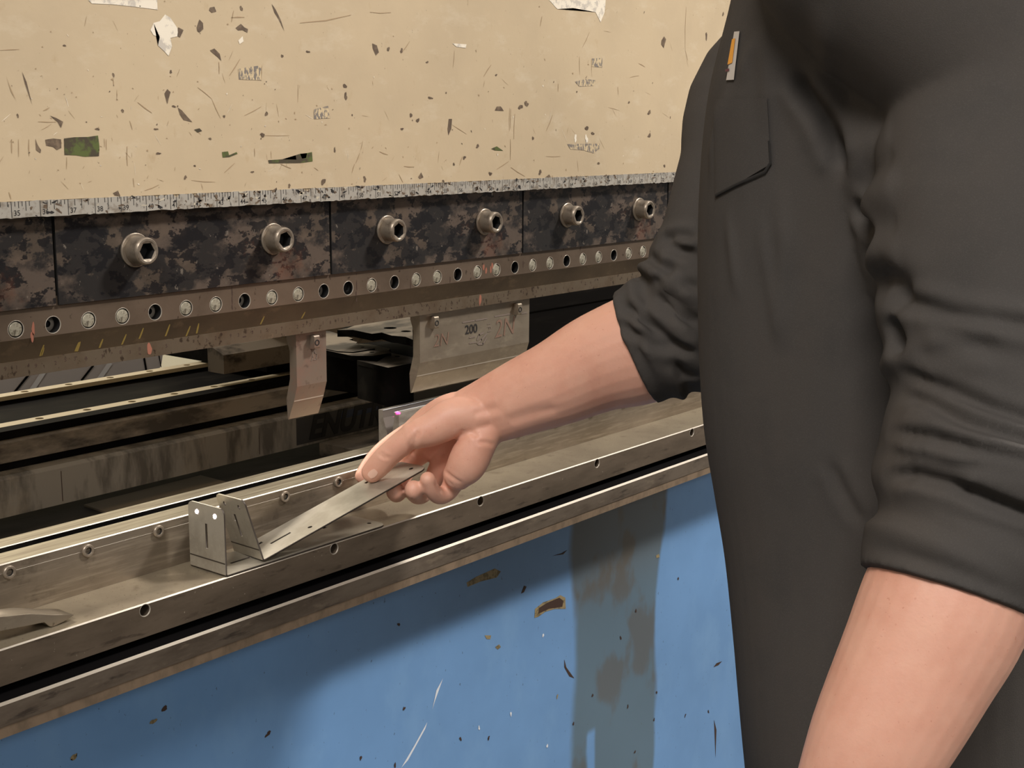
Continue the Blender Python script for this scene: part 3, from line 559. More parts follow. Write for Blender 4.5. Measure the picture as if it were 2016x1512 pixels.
# gauge beam with lettering
YG = 270
zb, zt_ = at(0, 1021.6, Y=YG).z, at(0, 942, Y=YG).z
bm = bmesh.new(); prism(bm, [(YG, zb), (YG, zt_-3), (YG+6, zt_), (YG+60, zt_), (YG+60, zb)][::-1], XH0-100, XH1+300)
for px in (510, 116): 
    X = at(px, 870, Y=YG).x; poly_chip(bm, [(X, zb+3), (X+.9, zb+3), (X+.8, zt_-6), (X, zt_-6)], YG, 1)
gb = link('gauge_beam', bmesh_to(bm), ['beam', 'rust_mark'], origin=(1.5, YG*S+.03, zb*S)); tag(gb, 'long stained grey back gauge beam lettered in dark italics, under the punches', 'machine beam')
bm = bmesh.new(); pl_ = at(612, 845, Y=YG)
x0 = at(600, 850, Y=YG).x
box(bm, x0-14, XH1, YG-.5, YG+.2, zb+3, zt_-5, 0); xu = at(668, 838, Y=YG).x; box(bm, xu, xu+75, YG-.62, YG-.4, (zb+zt_)/2+3, zt_-8, 2)
add_mesh(bm, text_mesh('ENUTRO', 41, .3, shear=.3, bold=1.5), on_front(at(694, 834, Y=YG).x+4, YG-.8, (zb+zt_)/2-1), 1)
link('lettering', bmesh_to(bm), ['plate_grey', 'dark', 'blue_ink'], gb, origin=(1.4, YG*S, zb*S))
YU = 290
z0, z1 = at(0, 914, Y=YU).z, at(0, 872, Y=YU).z
bm = bmesh.new(); prism(bm, [(YU, z0), (YU, z1-2), (YU+3, z1), (YU+60, z1), (YU+60, z0)][::-1], XH0-100, XH1+300)
ub = link('gauge_carriage_beam', bmesh_to(bm), 'gear_grey', origin=(1.5, (YU+30)*S, z0*S)); tag(ub, 'mottled grey upper back gauge beam just above the lettered beam', 'machine beam')
bm = bmesh.new(); box(bm, XH0-100, XH1+300, YG+25, 520, zt_, z0, 0); link('spacer', bmesh_to(bm), 'gear_dark', ub, origin=(1.5, .4, zt_*S))
bm = bmesh.new(); prism(bm, [(YU+8, z1), (YU+8, z1+9), (318, z1+9), (318, -263), (465, -263), (465, -258), (495, -258), (495, z1)][::-1], XH0-100, XH1+300)
link('rail_bed', bmesh_to(bm), 'gear_dark', ub, origin=(1.5, .4, z1*S))
for k, (yc, hx0, lab) in enumerate(((328, 1107.5, 'nearer bright guide rail with countersunk bolt holes, behind the beams'), (475, 1182, 'farther bright guide rail with countersunk bolt holes, below the grey bins'))):
    bm = bmesh.new(); hs = [hx0+60*i for i in range(-14, 26)]
    add_mesh(bm, slab_mesh([(XH0-100, yc-9), (XH1+300, yc-9), (XH1+300, yc+9), (XH0-100, yc+9)], [circ(x, yc, 4.6, 20) for x in hs], 5), Matrix.Translation((0, 0, -244.5)), 0)
    prism(bm, [(yc-6, -247), (yc-8.5, -256), (yc-8.5, -263), (yc+8.5, -263), (yc+8.5, -256), (yc+6, -247)][::-1], XH0-100, XH1+300, 1)
    g = link('guide_rail', bmesh_to(bm), ['guide', 'gear_dark'], origin=(1.5, yc*S, -.263)); tag(g, lab, 'rail')
# gauge carriage
xc = at(390, 706, Y=475).x; bm = bmesh.new(); box(bm, xc+6, 1990, 345, 560, -240, -150, 0, 4); 
cg = link('gauge_carriage', bmesh_to(bm), 'gear_dark', origin=(1.6, .48, -.24)); tag(cg, 'oily black back gauge carriage with stacked mottled plates between the two punches', 'machine')
z4 = lambda u, v: (560+u/6.3, 640+v/6.3); z3 = lambda u, v: (600+u/6.72, 520+v/6.72); z5 = lambda u, v: (u/3.36, 660+v/3.36)
def plate(name, f, pts, z, th, holes=(), mt='gear_grey'):
    P = pz(z, f, pts); bm = bmesh.new(); H = []
    for (u, v, ru) in holes:
        c = at(*f(u, v), Z=z); e = at(*f(u+ru, v), Z=z); H.append(circ(c.x, c.y, (e-c).length*.8, 18))
    zslab(bm, P, z, th, 0, H)
    if name == 'gauge_plate':
        for f_ in bm.faces:
            if abs(f_.normal.z) < .5: f_.material_index = 1
    return link(name, bmesh_to(bm), [mt, 'gear_dark'], cg, origin=Vector((P[0][0], P[0][1], z))*S)
plate('gauge_plate', z4, [(380, 60), (560, 75), (850, 165), (800, 180), (905, 212), (870, 232), (1050, 235), (1320, 295), (1290, 310), (1325, 345), (1085, 383), (830, 380), (515, 312), (380, 290)], -188, 6, [(600, 228, 85), (1085, 335, 45), (790, 308, 25)])
plate('gauge_plate', z4, [(400, 270), (660, 325), (850, 333), (1120, 292), (1090, 270), (980, 255), (900, 225), (560, 200), (400, 180)], -186.8, 2.2, [(970, 275, 30)])
plate('gauge_block', z4, [(380, 330), (830, 382), (1085, 386), (1325, 350), (1360, 420), (900, 440), (1290, 530), (1600, 480), (1600, 200), (1200, 200), (380, 280)], -192, 44, mt='gear_dark')
plate('gauge_plate', z4, [(900, 437), (1150, 455), (1325, 345), (1600, 402), (1600, 470), (1285, 528)], -191.5, 5, [(1400, 388, 40)])
plate('gauge_plate', z3, [(430, 870), (560, 850), (900, 720), (1420, 700), (1430, 1000), (1330, 960), (1150, 945), (1020, 905), (890, 922), (640, 870)], -158, 8, [(1130, 845, 110), (1340, 888, 85)])
plate('gauge_block', z3, [(430, 880), (640, 875), (890, 925), (1020, 910), (1150, 950), (1430, 1005), (1430, 700), (600, 800)], -166.2, 7, mt='gear_dark')
bm = bmesh.new()
a = at(470, 700, Y=360); b = at(576, 690, Y=360)
prism(bm, [(315, at(560, 716, Y=315).z), (315, at(500, 690, Y=315).z), (335, at(500, 672, Y=335).z), (345, at(500, 672, Y=335).z), (345, at(560, 716, Y=315).z)][::-1], at(440, 700, Y=315).x, b.x+140, 0, 2)
link('gauge_bracket', bmesh_to(bm), 'bracket_grey', cg, origin=Vector((a.x, 380, -190))*S)
bm = bmesh.new(); box(bm, xc+4, xc+110, 470, 560, -152, -60, 0, 6); link('drive_housing', bmesh_to(bm), 'gear_dark', cg, origin=(1.36, .51, -.15))
gx = at(1005, 650, Y=246).x
bm = bmesh.new(); box(bm, gx, 2900, 272, 286, zt_+.2, -70, 0, 1.5); box(bm, gx+40, 2900, 270.5, 272.5, -176, -171, 1, .3); box(bm, gx+40, 2900, 270.5, 272.5, -205, -203, 1, .3); box(bm, gx+70, gx+110, 268, 272.5, -160, -150, 2, 1)
o = link('rear_guard', bmesh_to(bm), ['guard', 'gear_dark', 'gear_dark'], origin=(2.2, .28, zt_*S)); tag(o, 'dark blue-black machine cover seen just right of the wide punch', 'panel')
# gap filler block on the ledge
bx = at(697, 870, Y=200); bx2 = at(760, 860, Y=200)
bm = bmesh.new(); box(bm, bx.x, bx2.x+300, 195, 262, -345, zb+2, 0, .6); o = link('support_block', bmesh_to(bm), 'gear_grey', origin=Vector((bx.x+100, 220, -345))*S); tag(o, 'grey support block under the lettered beam, left of the die', 'block')
# background room
bm = bmesh.new()
Yb = 1000; pts = [(-140, 640), (326, 640), (322, 690), (318, 716), (300, 760), (-140, 800)]
P = [(lambda p: (p.x, p.z))(at(x, y, Y=Yb)) for x, y in pts]
add_mesh(bm, slab_mesh(P, [], 60), on_front(0, Yb+30, 0), 0)
q = lambda x, y: (lambda p: (p.x, p.z))(at(x, y, Y=Yb))
for a, b, wd, mt in [((92, 722), (56, 776), 9, 1), ((215, 716), (190, 752), 9, 1), ((182, 720), (160, 748), 4, 2), ((55, 738), (25, 775), 4, 2), ((283, 706), (287, 730), 4, 2), ((312, 700), (316, 722), 2, 2)]:
    stroke(bm, [q(*a), q(*b)], wd, Yb-1.5, mt)
o = link('storage_bin', bmesh_to(bm), ['bin', 'bin_rib', 'gear_dark'], origin=(P[0][0]*S+.4, 1.03, -.6)); tag(o, 'grey ribbed plastic panel far behind the guide rails at left', 'bin')
bm = bmesh.new(); box(bm, -800, 5000, -3000, 3200, -1260, -1215); o = link('floor', bmesh_to(bm), 'concrete'); o['kind'] = 'structure'
bm = bmesh.new(); box(bm, -800, 5000, 3200, 3260, -1215, 2400); o = link('wall_back', bmesh_to(bm), 'wall'); o['kind'] = 'structure'
# frame that carries the ram (outside the picture on both sides)
# ================================================================== sheet brackets
def bracket(label, org, d, wv, nrm, L, H, W=49.0, glints=()):
    """L-shaped part: bend corner at org, long leg along d, width along wv, short flange along nrm"""
    t = thing('sheet_bracket', label, 'metal part', org, 'pair of bent sheet brackets')
    T = 1.6; R = 2.2
    d, wv, nrm = Vector(d).normalized(), Vector(wv).normalized(), Vector(nrm).normalized(); org = Vector(org)
    def fr(u, v, off): return Matrix(((u.x, v.x, off.x, 0), (u.y, v.y, off.y, 0), (u.z, v.z, off.z, 0), (0, 0, 0, 1)))
    leg = rrect(R, 0, L, W, 9, corners=(1, 0, 0, 1))
    slot = lambda cx, cy, l, h=1.5, vert=False: ([(cx+sx*l/2+0, cy+sy*h) for sx, sy in ((-1, -1), (1, -1), (1, 1), (-1, 1))] if not vert else [(cx+sx*h, cy+sy*l/2) for sx, sy in ((-1, -1), (1, -1), (1, 1), (-1, 1))])
    bm = bmesh.new()
    me = slab_mesh(leg, [circ(63.7, 12.7, 2.3, 16), slot(37, 23.7, 24), slot(21.8, 36.3, 5, 2.0), circ(L-9, 16, 2.3, 16), slot(L-48, 39.5, 6, 2.0)], T)
    m3 = Matrix(((d.x, wv.x, nrm.x, org.x), (d.y, wv.y, nrm.y, org.y), (d.z, wv.z, nrm.z, org.z), (0, 0, 0, 1)))
    me.transform(Matrix.Translation((0, 0, T/2))); add_mesh(bm, me, m3, 0)
    fl = rrect(R, 0, H, W, 6, corners=(1, 0, 0, 1))
    m4 = Matrix(((nrm.x, wv.x, -d.x, org.x), (nrm.y, wv.y, -d.y, org.y), (nrm.z, wv.z, -d.z, org.z), (0, 0, 0, 1)))
    me = slab_mesh(fl, [circ(53.5, 12.2, 2.2, 18), circ(53.5, 36.8, 2.2, 18), slot(33, 24.5, 23)], T); me.transform(Matrix.Translation((0, 0, -T/2))); add_mesh(bm, me, m4, 0)
    # rounded bend
    rows = []
    for i in range(7):
        a = math.pi/2*i/6; rows.append([(R-R*math.cos(a), R-R*math.sin(a)), (R-(R-T)*math.cos(a), R-(R-T)*math.sin(a))])
    vs = [[[bm.verts.new(org+d*p[0]+nrm*p[1]+wv*w_) for w_ in (0, W)] for p in r_] for r_ in rows]
    for i in range(6):
        bm.faces.new((vs[i][0][0], vs[i][0][1], vs[i+1][0][1], vs[i+1][0][0])); bm.faces.new((vs[i][1][0], vs[i+1][1][0], vs[i+1][1][1], vs[i][1][1]))
        for s in (0, 1): bm.faces.new((vs[i][0][s], vs[i+1][0][s], vs[i+1][1][s], vs[i][1][s]))
    bmesh.ops.remove_doubles(bm, verts=bm.verts[:], dist=.02)
    bmesh.ops.recalc_face_normals(bm, faces=bm.faces[:])
    for f in bm.faces:
        n = f.normal
        if abs(n.dot(wv)) > .8 or (f.calc_area() < 30 and abs(n.dot(d)) < .99 and abs(n.dot(nrm)) < .99): f.material_index = 1
    link('folded_sheet', bmesh_to(bm), ['bracket', 'bracket_edge'], t, origin=org*S)
    bm = bmesh.new()                                   # thin scribed bend line on the outside of the flange
    for w0 in (0.4,):
        vs = [bm.verts.new(org+nrm*h+wv*w_-d*.12) for h, w_ in ((11.4, .4), (11.4, W-.4), (12.6, W-.4), (12.6, .4))]; bm.faces.new(vs)
    link('scribed_line', bmesh_to(bm), 'bracket_edge', t, origin=org*S)
    if glints:
        for h, w_ in glints:
            c = org+nrm*h+wv*w_-d*.2; bm = bmesh.new(); cyl(bm, c, d, 1.9, 1.2, 16); b_ = link('white_glint_disc', bmesh_to(bm), 'glint_disc', t, origin=c*S)  # added disc and unseen spot imitate a laser glint in the hole
            b_['label'] = 'added white disc that makes the hole glint'; spot('added_glint_spot', (c+Vector((-105, -60, 40)))*S, c*S, 1.6, 45, (.93, .85, 1.0))
    return t
bracket('bent sheet bracket standing on the bed ledge with its flange upright', (1038, -61.0, -319.9), (1, 0, 0), (0, 1, 0), (0, 0, 1), 205, 62, glints=((53.5, 12.2), (53.5, 36.8)))
BO = Vector((1083, -59, -317.4)); T_ = at(843, 922, Y=-85); dB = (T_-BO).normalized(); wB = Vector((0, 48, -5)); wB = (wB-dB*wB.dot(dB)).normalized(); nB = wB.cross(dB)*-1 if False else dB.cross(wB)
if nB.z < 0: nB = -nB
bracket('bent sheet bracket tilted up in the worker\'s fingers, resting on the other bracket', BO, dB, wB, nB, (T_-BO).length, 62)
# small punch section lying on the ledge at the lower left corner
bm = bmesh.new(); zc = lambda u, v: (u/7.56, 1130+v/7.56)
Y5 = -50
outl = [(-900, 800), (-900, 640), (430, 500), (640, 508), (760, 518), (905, 515), (1095, 520), (985, 598), (785, 695), (735, 692), (655, 628), (0, 757)]
Q = [(lambda p: (p.x, p.z))(at(*zc(u, v), Y=Y5)) for u, v in outl]; zmin = min(z for x, z in Q)
Q = [(at(-119, 1214, Y=Y5).x, at(0, 1208, Y=Y5).z-.0)] if False else Q
Q = [(x, z-zmin-319.8) for x, z in Q]
add_mesh(bm, slab_mesh(Q[1:], [], 22, .2), on_front(0, Y5+11, 0), 0)
o = link('punch_section', bmesh_to(bm), ['punch'], origin=Vector((900, Y5+11, -319.8))*S); tag(o, 'short punch section lying on its side on the ledge at the lower left', 'press tool')
# ================================================================== the worker
from mathutils.bvhtree import BVHTree
M['skin'] = material('skin', col(226, 172, 148), 0.5, 0, [(col(210, 146, 122), 22, O1, .45, .68, .5, 5), (col(232, 182, 156), 40, O1, .52, .7, .35, 4), (col(196, 126, 104), 320, O1, .66, .74, .5, 3)], bump=.12, bscale=420, sss=.12)
M['nail'] = material('nail', col(240, 196, 174), 0.3, 0)
M['shirt'] = material('charcoal_knit', col(76, 73, 70), 1.0, 0, [(col(84, 76, 68), 5, (1, 1, .4), .45, .7, .4, 4), (col(68, 66, 64), 14, O1, .5, .7, .5, 5), (col(104, 97, 90), 40, (1, 1, .6), .70, .82, .5, 5), (col(90, 87, 83), 900, O1, .5, .75, .3, 2)], bump=.22, bscale=1400, spec=.04)
M['trouser'] = material('black_work_trousers', col(30, 29, 29), 0.9, 0, [(col(44, 41, 38), 12, O1, .5, .7, .5, 5)], bump=.3, bscale=600, spec=.2)
M['hair'] = material('brown_hair', col(72, 50, 34), 0.6)
M['boot'] = material('brown_boot', col(84, 58, 36), 0.5)
M['label_white'] = material('woven_label', col(196, 190, 182), 0.7)
M['label_orange'] = material('orange_mark', col(226, 158, 58), 0.7)
M['label_ink'] = material('maroon_lettering', col(96, 52, 60), 0.7)
M['stitch'] = material('seam_stitch', col(36, 34, 32), 0.9)
def crom(p, n=6):
    p = [np.array(q, float) for q in p]; P = [2*p[0]-p[1]]+p+[2*p[-1]-p[-2]]; out = []
    for i in range(1, len(P)-2):
        for k in range(n):
            t = k/n; out.append(.5*((2*P[i])+(-P[i-1]+P[i+1])*t+(2*P[i-1]-5*P[i]+4*P[i+1]-P[i+2])*t*t+(-P[i-1]+3*P[i]-3*P[i+1]+P[i+2])*t**3))
    out.append(P[-2]); return out
def loft(bm, pts, seg=28, n=6, view=F_, cap='round', disp=None, expo=2.0):
    """pts: (position, ra, rb): ra across the line of sight, rb along it"""
    rows = crom([list(p)+[ra, rb] for p, ra, rb in pts], n)
    pos = [Vector(r[:3]) for r in rows]; N = len(rows)
    T = [(pos[min(i+1, N-1)]-pos[max(i-1, 0)]).normalized() for i in range(N)]
    ringd = []
    if cap in ('round', 'start'):
        for a in (80, 60, 40, 20): c = math.cos(math.radians(a)); s = math.sin(math.radians(a)); r = min(rows[0][3], rows[0][4]); ringd.append((pos[0]-T[0]*r*s, T[0], rows[0][3]*c, rows[0][4]*c, 0))
    for i in range(N): ringd.append((pos[i], T[i], rows[i][3], rows[i][4], i/(N-1)))
    if cap in ('round', 'end'):
        for a in (20, 40, 60, 80): c = math.cos(math.radians(a)); s = math.sin(math.radians(a)); r = min(rows[-1][3], rows[-1][4]); ringd.append((pos[-1]+T[-1]*r*s, T[-1], rows[-1][3]*c, rows[-1][4]*c, 1))
    rings = []
    for p, t, ra, rb, s_ in ringd:
        e1 = t.cross(view); e1 = e1.normalized() if e1.length > .05 else t.orthogonal().normalized(); e2 = t.cross(e1).normalized(); ring = []
        for k in range(seg):
            th = 2*math.pi*k/seg; c, s = math.cos(th), math.sin(th); q = (abs(c)**expo+abs(s)**expo)**(-1/expo)
            m_ = 1.0; off = 0
            if disp: off = disp(s_, th)
            ring.append(bm.verts.new(p+e1*(ra+off)*c*q+e2*(rb+off)*s*q))
        rings.append(ring)
    for a, b in zip(rings, rings[1:]):
        for k in range(seg): bm.faces.new((a[k], a[(k+1) % seg], b[(k+1) % seg], b[k]))
    bm.faces.new(rings[0][::-1]); bm.faces.new(rings[-1])
def ball(bm, c, rx, ry=None, rz=None, rot=None):
    ry = ry or rx; rz = rz or rx
    m = Matrix.Translation(Vector(c)) @ (rot.to_4x4() if rot else Matrix()) @ Matrix.Diagonal((rx, ry, rz, 1)); bmesh.ops.create_icosphere(bm, subdivisions=3, radius=1, matrix=m)
def fuse(bm, voxel, smooth=3):
    for f in bm.faces: pass
    bmesh.ops.recalc_face_normals(bm, faces=bm.faces[:])
    me = bpy.data.meshes.new('f'); bm.to_mesh(me); bm.free()
    o = bpy.data.objects.new('f', me); COL.objects.link(o)
    r = o.modifiers.new('r', 'REMESH'); r.mode = 'VOXEL'; r.voxel_size = voxel; r.use_smooth_shade = True
    if smooth: s = o.modifiers.new('s', 'SMOOTH'); s.iterations = smooth; s.factor = .5
    dg = bpy.context.evaluated_depsgraph_get(); dg.update()
    out = bpy.data.meshes.new_from_object(o.evaluated_get(dg)); bpy.data.objects.remove(o); bpy.data.meshes.remove(me)
    return out
def sculpt(me, fn):
    n = len(me.vertices); co = np.empty(n*3, np.float32); me.vertices.foreach_get('co', co); co = co.reshape(-1, 3)
    no = np.empty(n*3, np.float32); me.vertex_normals.foreach_get('vector', no); no = no.reshape(-1, 3)
    co = fn(co.astype(float), no.astype(float)); me.vertices.foreach_set('co', co.astype(np.float32).ravel()); me.update()
def segdist(co, P):
    best = np.full(len(co), 1e9); side = np.zeros(len(co)); par = np.zeros(len(co)); L = len(P)-1
    for i in range(L):
        a, b = P[i], P[i+1]; ab = b-a; l2 = ab@ab+1e-9; t = np.clip(((co-a)@ab)/l2, 0, 1); q = co-a-t[:, None]*ab; d = np.sqrt((q*q).sum(1)); m = d < best
        best[m] = d[m]; par[m] = (i+t[m])/L
    return best, par
def hit(bvh, px, py):
    loc, nor, idx, dist = bvh.ray_cast(CAMP, ray(px, py).normalized()); return loc, nor
def carve(me, lines):
    """press fabric folds along lines picked on the visible surface: (points, width mm, depth mm, ridge)"""
    bvh = BVHTree.FromPolygons([v.co.copy() for v in me.vertices], [tuple(p.vertices) for p in me.polygons])
    jobs = []
    for pts, wd, dp, ridge in lines:
        P = []
        for (x0, y0), (x1, y1) in zip(pts, pts[1:]):
            for k in range(6):
                loc, nor = hit(bvh, x0+(x1-x0)*k/6, y0+(y1-y0)*k/6)
                if loc is not None and (not P or (np.array(loc)-P[-1])@(np.array(loc)-P[-1]) < 70**2): P.append(np.array(loc))
        if len(P) > 1: jobs.append((np.array(P), wd, dp, ridge))
    def fn(co, no):
        dv = np.zeros(len(co))
        for P, wd, dp, ridge in jobs:
            lo, hi = P.min(0)-5*wd, P.max(0)+5*wd; m = np.all((co > lo) & (co < hi), axis=1)
            if not m.any(): continue
            d, t = segdist(co[m], P); tp = np.clip(np.sin(np.pi*np.clip(t, .02, .98))*2.6, 0, 1)
            if dp < 0: tp = np.clip(np.sin(np.pi*np.clip(t, .02, .98))*1.15, 0, 1)**1.5
            dv[m] += tp*(-dp*np.exp(-(d/wd)**2)+ridge*np.exp(-((d-2.2*wd)/(1.3*wd))**2))
        return co+no*dv[:, None]
    sculpt(me, fn)
V = lambda px, py, t: dep(px, py, t)
WO = Vector((1385, -500, -1215))
person = thing('person', 'worker in a charcoal pocket pullover with pushed-up sleeves, reaching to hold a sheet bracket', 'person', WO)
# ---- bare body: hands, forearms, neck, head over an inner core
bm = bmesh.new()
# right forearm, wrist and palm
loft(bm, [(V(1340, 655, 1312), 50, 46), (V(1262, 686, 1322), 54, 47), (V(1180, 714, 1334), 49, 44), (V(1100, 752, 1344), 43, 38), (V(1025, 783, 1354), 38, 30), (V(965, 808, 1362), 33.5, 24), (V(925, 822, 1368), 30, 20)])
loft(bm, [(V(975, 798, 1362), 17, 16), (V(895, 805, 1372), 17, 15), (V(850, 824, 1380), 15, 13), (V(815, 850, 1385), 13, 12.5)], n=5)      # index metacarpal
loft(bm, [(V(960, 815, 1370), 17, 15), (V(900, 838, 1382), 15, 12), (V(842, 880, 1392), 12, 11)], n=5)      # middle
loft(bm, [(V(962, 828, 1368), 16, 15), (V(915, 865, 1380), 15, 12), (V(868, 914, 1387), 12, 11)], n=5)      # ring
loft(bm, [(V(962, 845, 1362), 17, 16), (V(936, 880, 1362), 17, 15), (V(895, 942, 1370), 12, 11)], n=5)      # little
loft(bm, [(V(962, 845, 1354), 15, 15), (V(938, 878, 1350), 19, 17), (V(918, 915, 1350), 19.5, 16), (V(900, 938, 1356), 15, 13)], n=5)     # heel of the palm
loft(bm, [(V(952, 818, 1352), 17, 16), (V(895, 822, 1348), 20, 17), (V(850, 845, 1346), 17, 16), (V(812, 858, 1346), 13.5, 14)], n=5)     # ball of the thumb
# thumb
loft(bm, [(V(830, 846, 1346), 13, 14), (V(800, 866, 1347), 12.5, 13), (V(768, 893, 1351), 12.2, 11.5), (V(745, 917, 1357), 12, 10.5), (V(730, 932, 1360), 10.4, 8.8)], n=5)
# index (runs behind the thumb to the far edge of the sheet)
loft(bm, [(V(820, 846, 1386), 12, 12), (V(780, 872, 1396), 12, 10.5), (V(750, 896, 1398), 11.5, 10), (V(729, 920, 1394), 10.5, 9), (V(715, 938, 1388), 8.8, 8)], n=5)
# middle, ring and little fingers curled under the sheet
loft(bm, [(V(842, 884, 1392), 11.5, 11), (V(812, 905, 1414), 11.5, 11), (V(790, 940, 1414), 10.3, 10), (V(784, 962, 1402), 9.8, 9.8), (V(782, 972, 1384), 9.2, 9.2), (V(777, 969, 1358), 8.6, 8.6)], n=5)
loft(bm, [(V(868, 916, 1387), 11.5, 11), (V(848, 955, 1398), 10.2, 10), (V(828, 974, 1392), 9.8, 9.8), (V(818, 972, 1370), 9.3, 9.3), (V(814, 964, 1348), 8.9, 9.6)], n=5)
loft(bm, [(V(896, 944, 1368), 11, 10.5), (V(882, 968, 1372), 9.4, 9.4), (V(865, 976, 1364), 8.8, 8.8), (V(850, 964, 1352), 8.3, 8.3), (V(842, 944, 1344), 7.9, 7.9)], n=5)
# left forearm, wrist and relaxed hand
lw = [(V(1948, 960, 880), 46, 44), (V(1868, 1175, 868), 53, 49), (V(1800, 1320, 862), 49, 44), (V(1722, 1475, 858), 43, 37), (V(1660, 1590, 858), 34, 28), (V(1615, 1680, 860), 29, 21), (V(1590, 1740, 862), 34, 19), (V(1555, 1830, 866), 40, 16), (V(1530, 1890, 870), 38, 14)]
loft(bm, lw)
for k, (dx, ln) in enumerate(((-92, 150), (-32, 175), (28, 165), (84, 130))):
    bx, by = 1530+dx, 1885+(-30 if k == 0 else 0)+(0 if k < 3 else -8)
    loft(bm, [(V(bx, by, 870), 11, 11), (V(bx-20, by+ln*.45, 878), 9.5, 9.5), (V(bx-22, by+ln*.8, 892), 8.8, 8.8), (V(bx-14, by+ln, 908), 8, 8)], n=4)
loft(bm, [(V(1570, 1700, 862), 16, 16), (V(1470, 1780, 866), 13.5, 13.5), (V(1420, 1850, 874), 11.5, 11.5), (V(1390, 1910, 884), 9.5, 9.5)], n=4)
# inner core linking everything, then neck and head
core = lambda *p: loft(bm, [(Vector(q[0]), q[1], q[1]) for q in p], seg=20, n=3)
SH_R, SH_L = (1555, -520, 205), (1200, -560, 205)
core(((1378, -540, -450), 60), ((1378, -540, 0), 60), ((1378, -535, 230), 55))
core((SH_L, 40), ((1378, -540, 215), 50), (SH_R, 40))
core((SH_R, 40), (tuple(V(1440, 500, 1300)), 40), (tuple(V(1340, 655, 1312)), 44))
core((SH_L, 30), (tuple(V(2000, 300, 930)), 28), (tuple(V(1990, 620, 912)), 30), (tuple(V(1970, 760, 893)), 34), (tuple(V(1958, 900, 882)), 42))
HC = Vector((1372, -452, 432))
loft(bm, [(Vector((1378, -535, 215)), 62, 60), (Vector((1377, -510, 290)), 57, 56), (Vector((1374, -475, 370)), 55, 55)])
tilt = Matrix.Rotation(math.radians(-28), 3, 'X') @ Matrix.Rotation(math.radians(14), 3, 'Z')
hp = lambda x, y, z: HC+tilt @ Vector((x, y, z))
ball(bm, hp(0, -8, 30), 76, 96, 88, tilt); ball(bm, hp(0, 22, -35), 60, 66, 72, tilt); ball(bm, hp(0, 62, -82), 30, 26, 24, tilt)
loft(bm, [(hp(0, 82, 18), 8, 8), (hp(0, 98, -8), 10, 10), (hp(0, 104, -24), 15, 11)], n=3)
for s in (-1, 1):
    ball(bm, hp(s*31, 74, 34), 26, 12, 9, tilt); ball(bm, hp(s*78, -4, -4), 8, 20, 32, tilt); ball(bm, hp(s*34, 62, -22), 22, 18, 20, tilt)
ball(bm, hp(0, 84, -46), 24, 9, 6, tilt); ball(bm, hp(0, 82, -58), 20, 9, 6, tilt)
body = fuse(bm, 1.7, 4)
carve(body, [
    ([(744, 893), (757, 900), (768, 905)], 1.3, .9, .35), ([(748, 889), (760, 897), (770, 901)], 1.2, .8, .3), ([(750, 899), (760, 906)], 1.1, .7, .3),
    ([(816, 905), (813, 880), (820, 858), (826, 845)], 2.2, 1.2, .5), ([(808, 893), (806, 875), (812, 856)], 1.8, .9, .4),
    ([(896, 868), (880, 885), (862, 900)], 3.2, 1.6, .2), ([(896, 868), (908, 856), (912, 842)], 3.2, .9, .3), ([(876, 928), (892, 940), (912, 953)], 1.8, .9, .3),
    ([(884, 948), (892, 958)], 1.4, .7, .2), ([(856, 950), (862, 962), (872, 972)], 1.6, 1.2, .4),
    ([(940, 870), (962, 872), (975, 878)], 2.0, 1.0, .5), ([(925, 850), (945, 862)], 2.4, 1.0, .5),
    ([(930, 815), (960, 808), (990, 800)], 3.5, .9, .6), ([(995, 830), (1050, 812), (1110, 800)], 5, 1.0, .6)])
me = body; me.transform(Matrix.Scale(S, 4)); bo = link('body', me, 'skin', person, origin=WO*S, smooth=180)
# thumb nail
bvh = BVHTree.FromPolygons([v.co*1000+WO for v in me.vertices], [tuple(p.vertices) for p in me.polygons])
def patch(name, corners, nu, nv, off, mats, parent, bvh, th=.3, rnd=False):
    """small sheet laid over a curved surface between four picked corners"""
    bm = bmesh.new(); g = {}
    for i in range(nu+1):
        for j in range(nv+1):
            u, v = i/nu, j/nv; c = corners
            if rnd: s = .5*(1-math.sqrt(max(0, 1-(2*v-1)**4)))*.6; u = s+(1-2*s)*u
            x = (1-u)*(1-v)*c[0][0]+u*(1-v)*c[1][0]+u*v*c[2][0]+(1-u)*v*c[3][0]; y = (1-u)*(1-v)*c[0][1]+u*(1-v)*c[1][1]+u*v*c[2][1]+(1-u)*v*c[3][1]
            loc, nor = hit(bvh, x, y)
            if loc is None: continue
            g[i, j] = bm.verts.new(loc+nor*off)
    for i in range(nu):
        for j in range(nv):
            q = [(i, j), (i+1, j), (i+1, j+1), (i, j+1)]
            if all(k in g for k in q): bm.faces.new([g[k] for k in q])
    bm.normal_update(); r = bmesh.ops.extrude_face_region(bm, geom=bm.faces[:]); vs = [v for v in r['geom'] if isinstance(v, bmesh.types.BMVert)]
    for v in vs: v.co -= v.normal*0
    bmesh.ops.translate(bm, vec=F_*th, verts=vs)
    return link(name, bmesh_to(bm), mats, parent, origin=WO*S, smooth=60)
patch('thumb_nail', [(722, 933), (736, 921), (746, 931), (732, 944)], 8, 8, .5, 'nail', bo, bvh, .8, True)
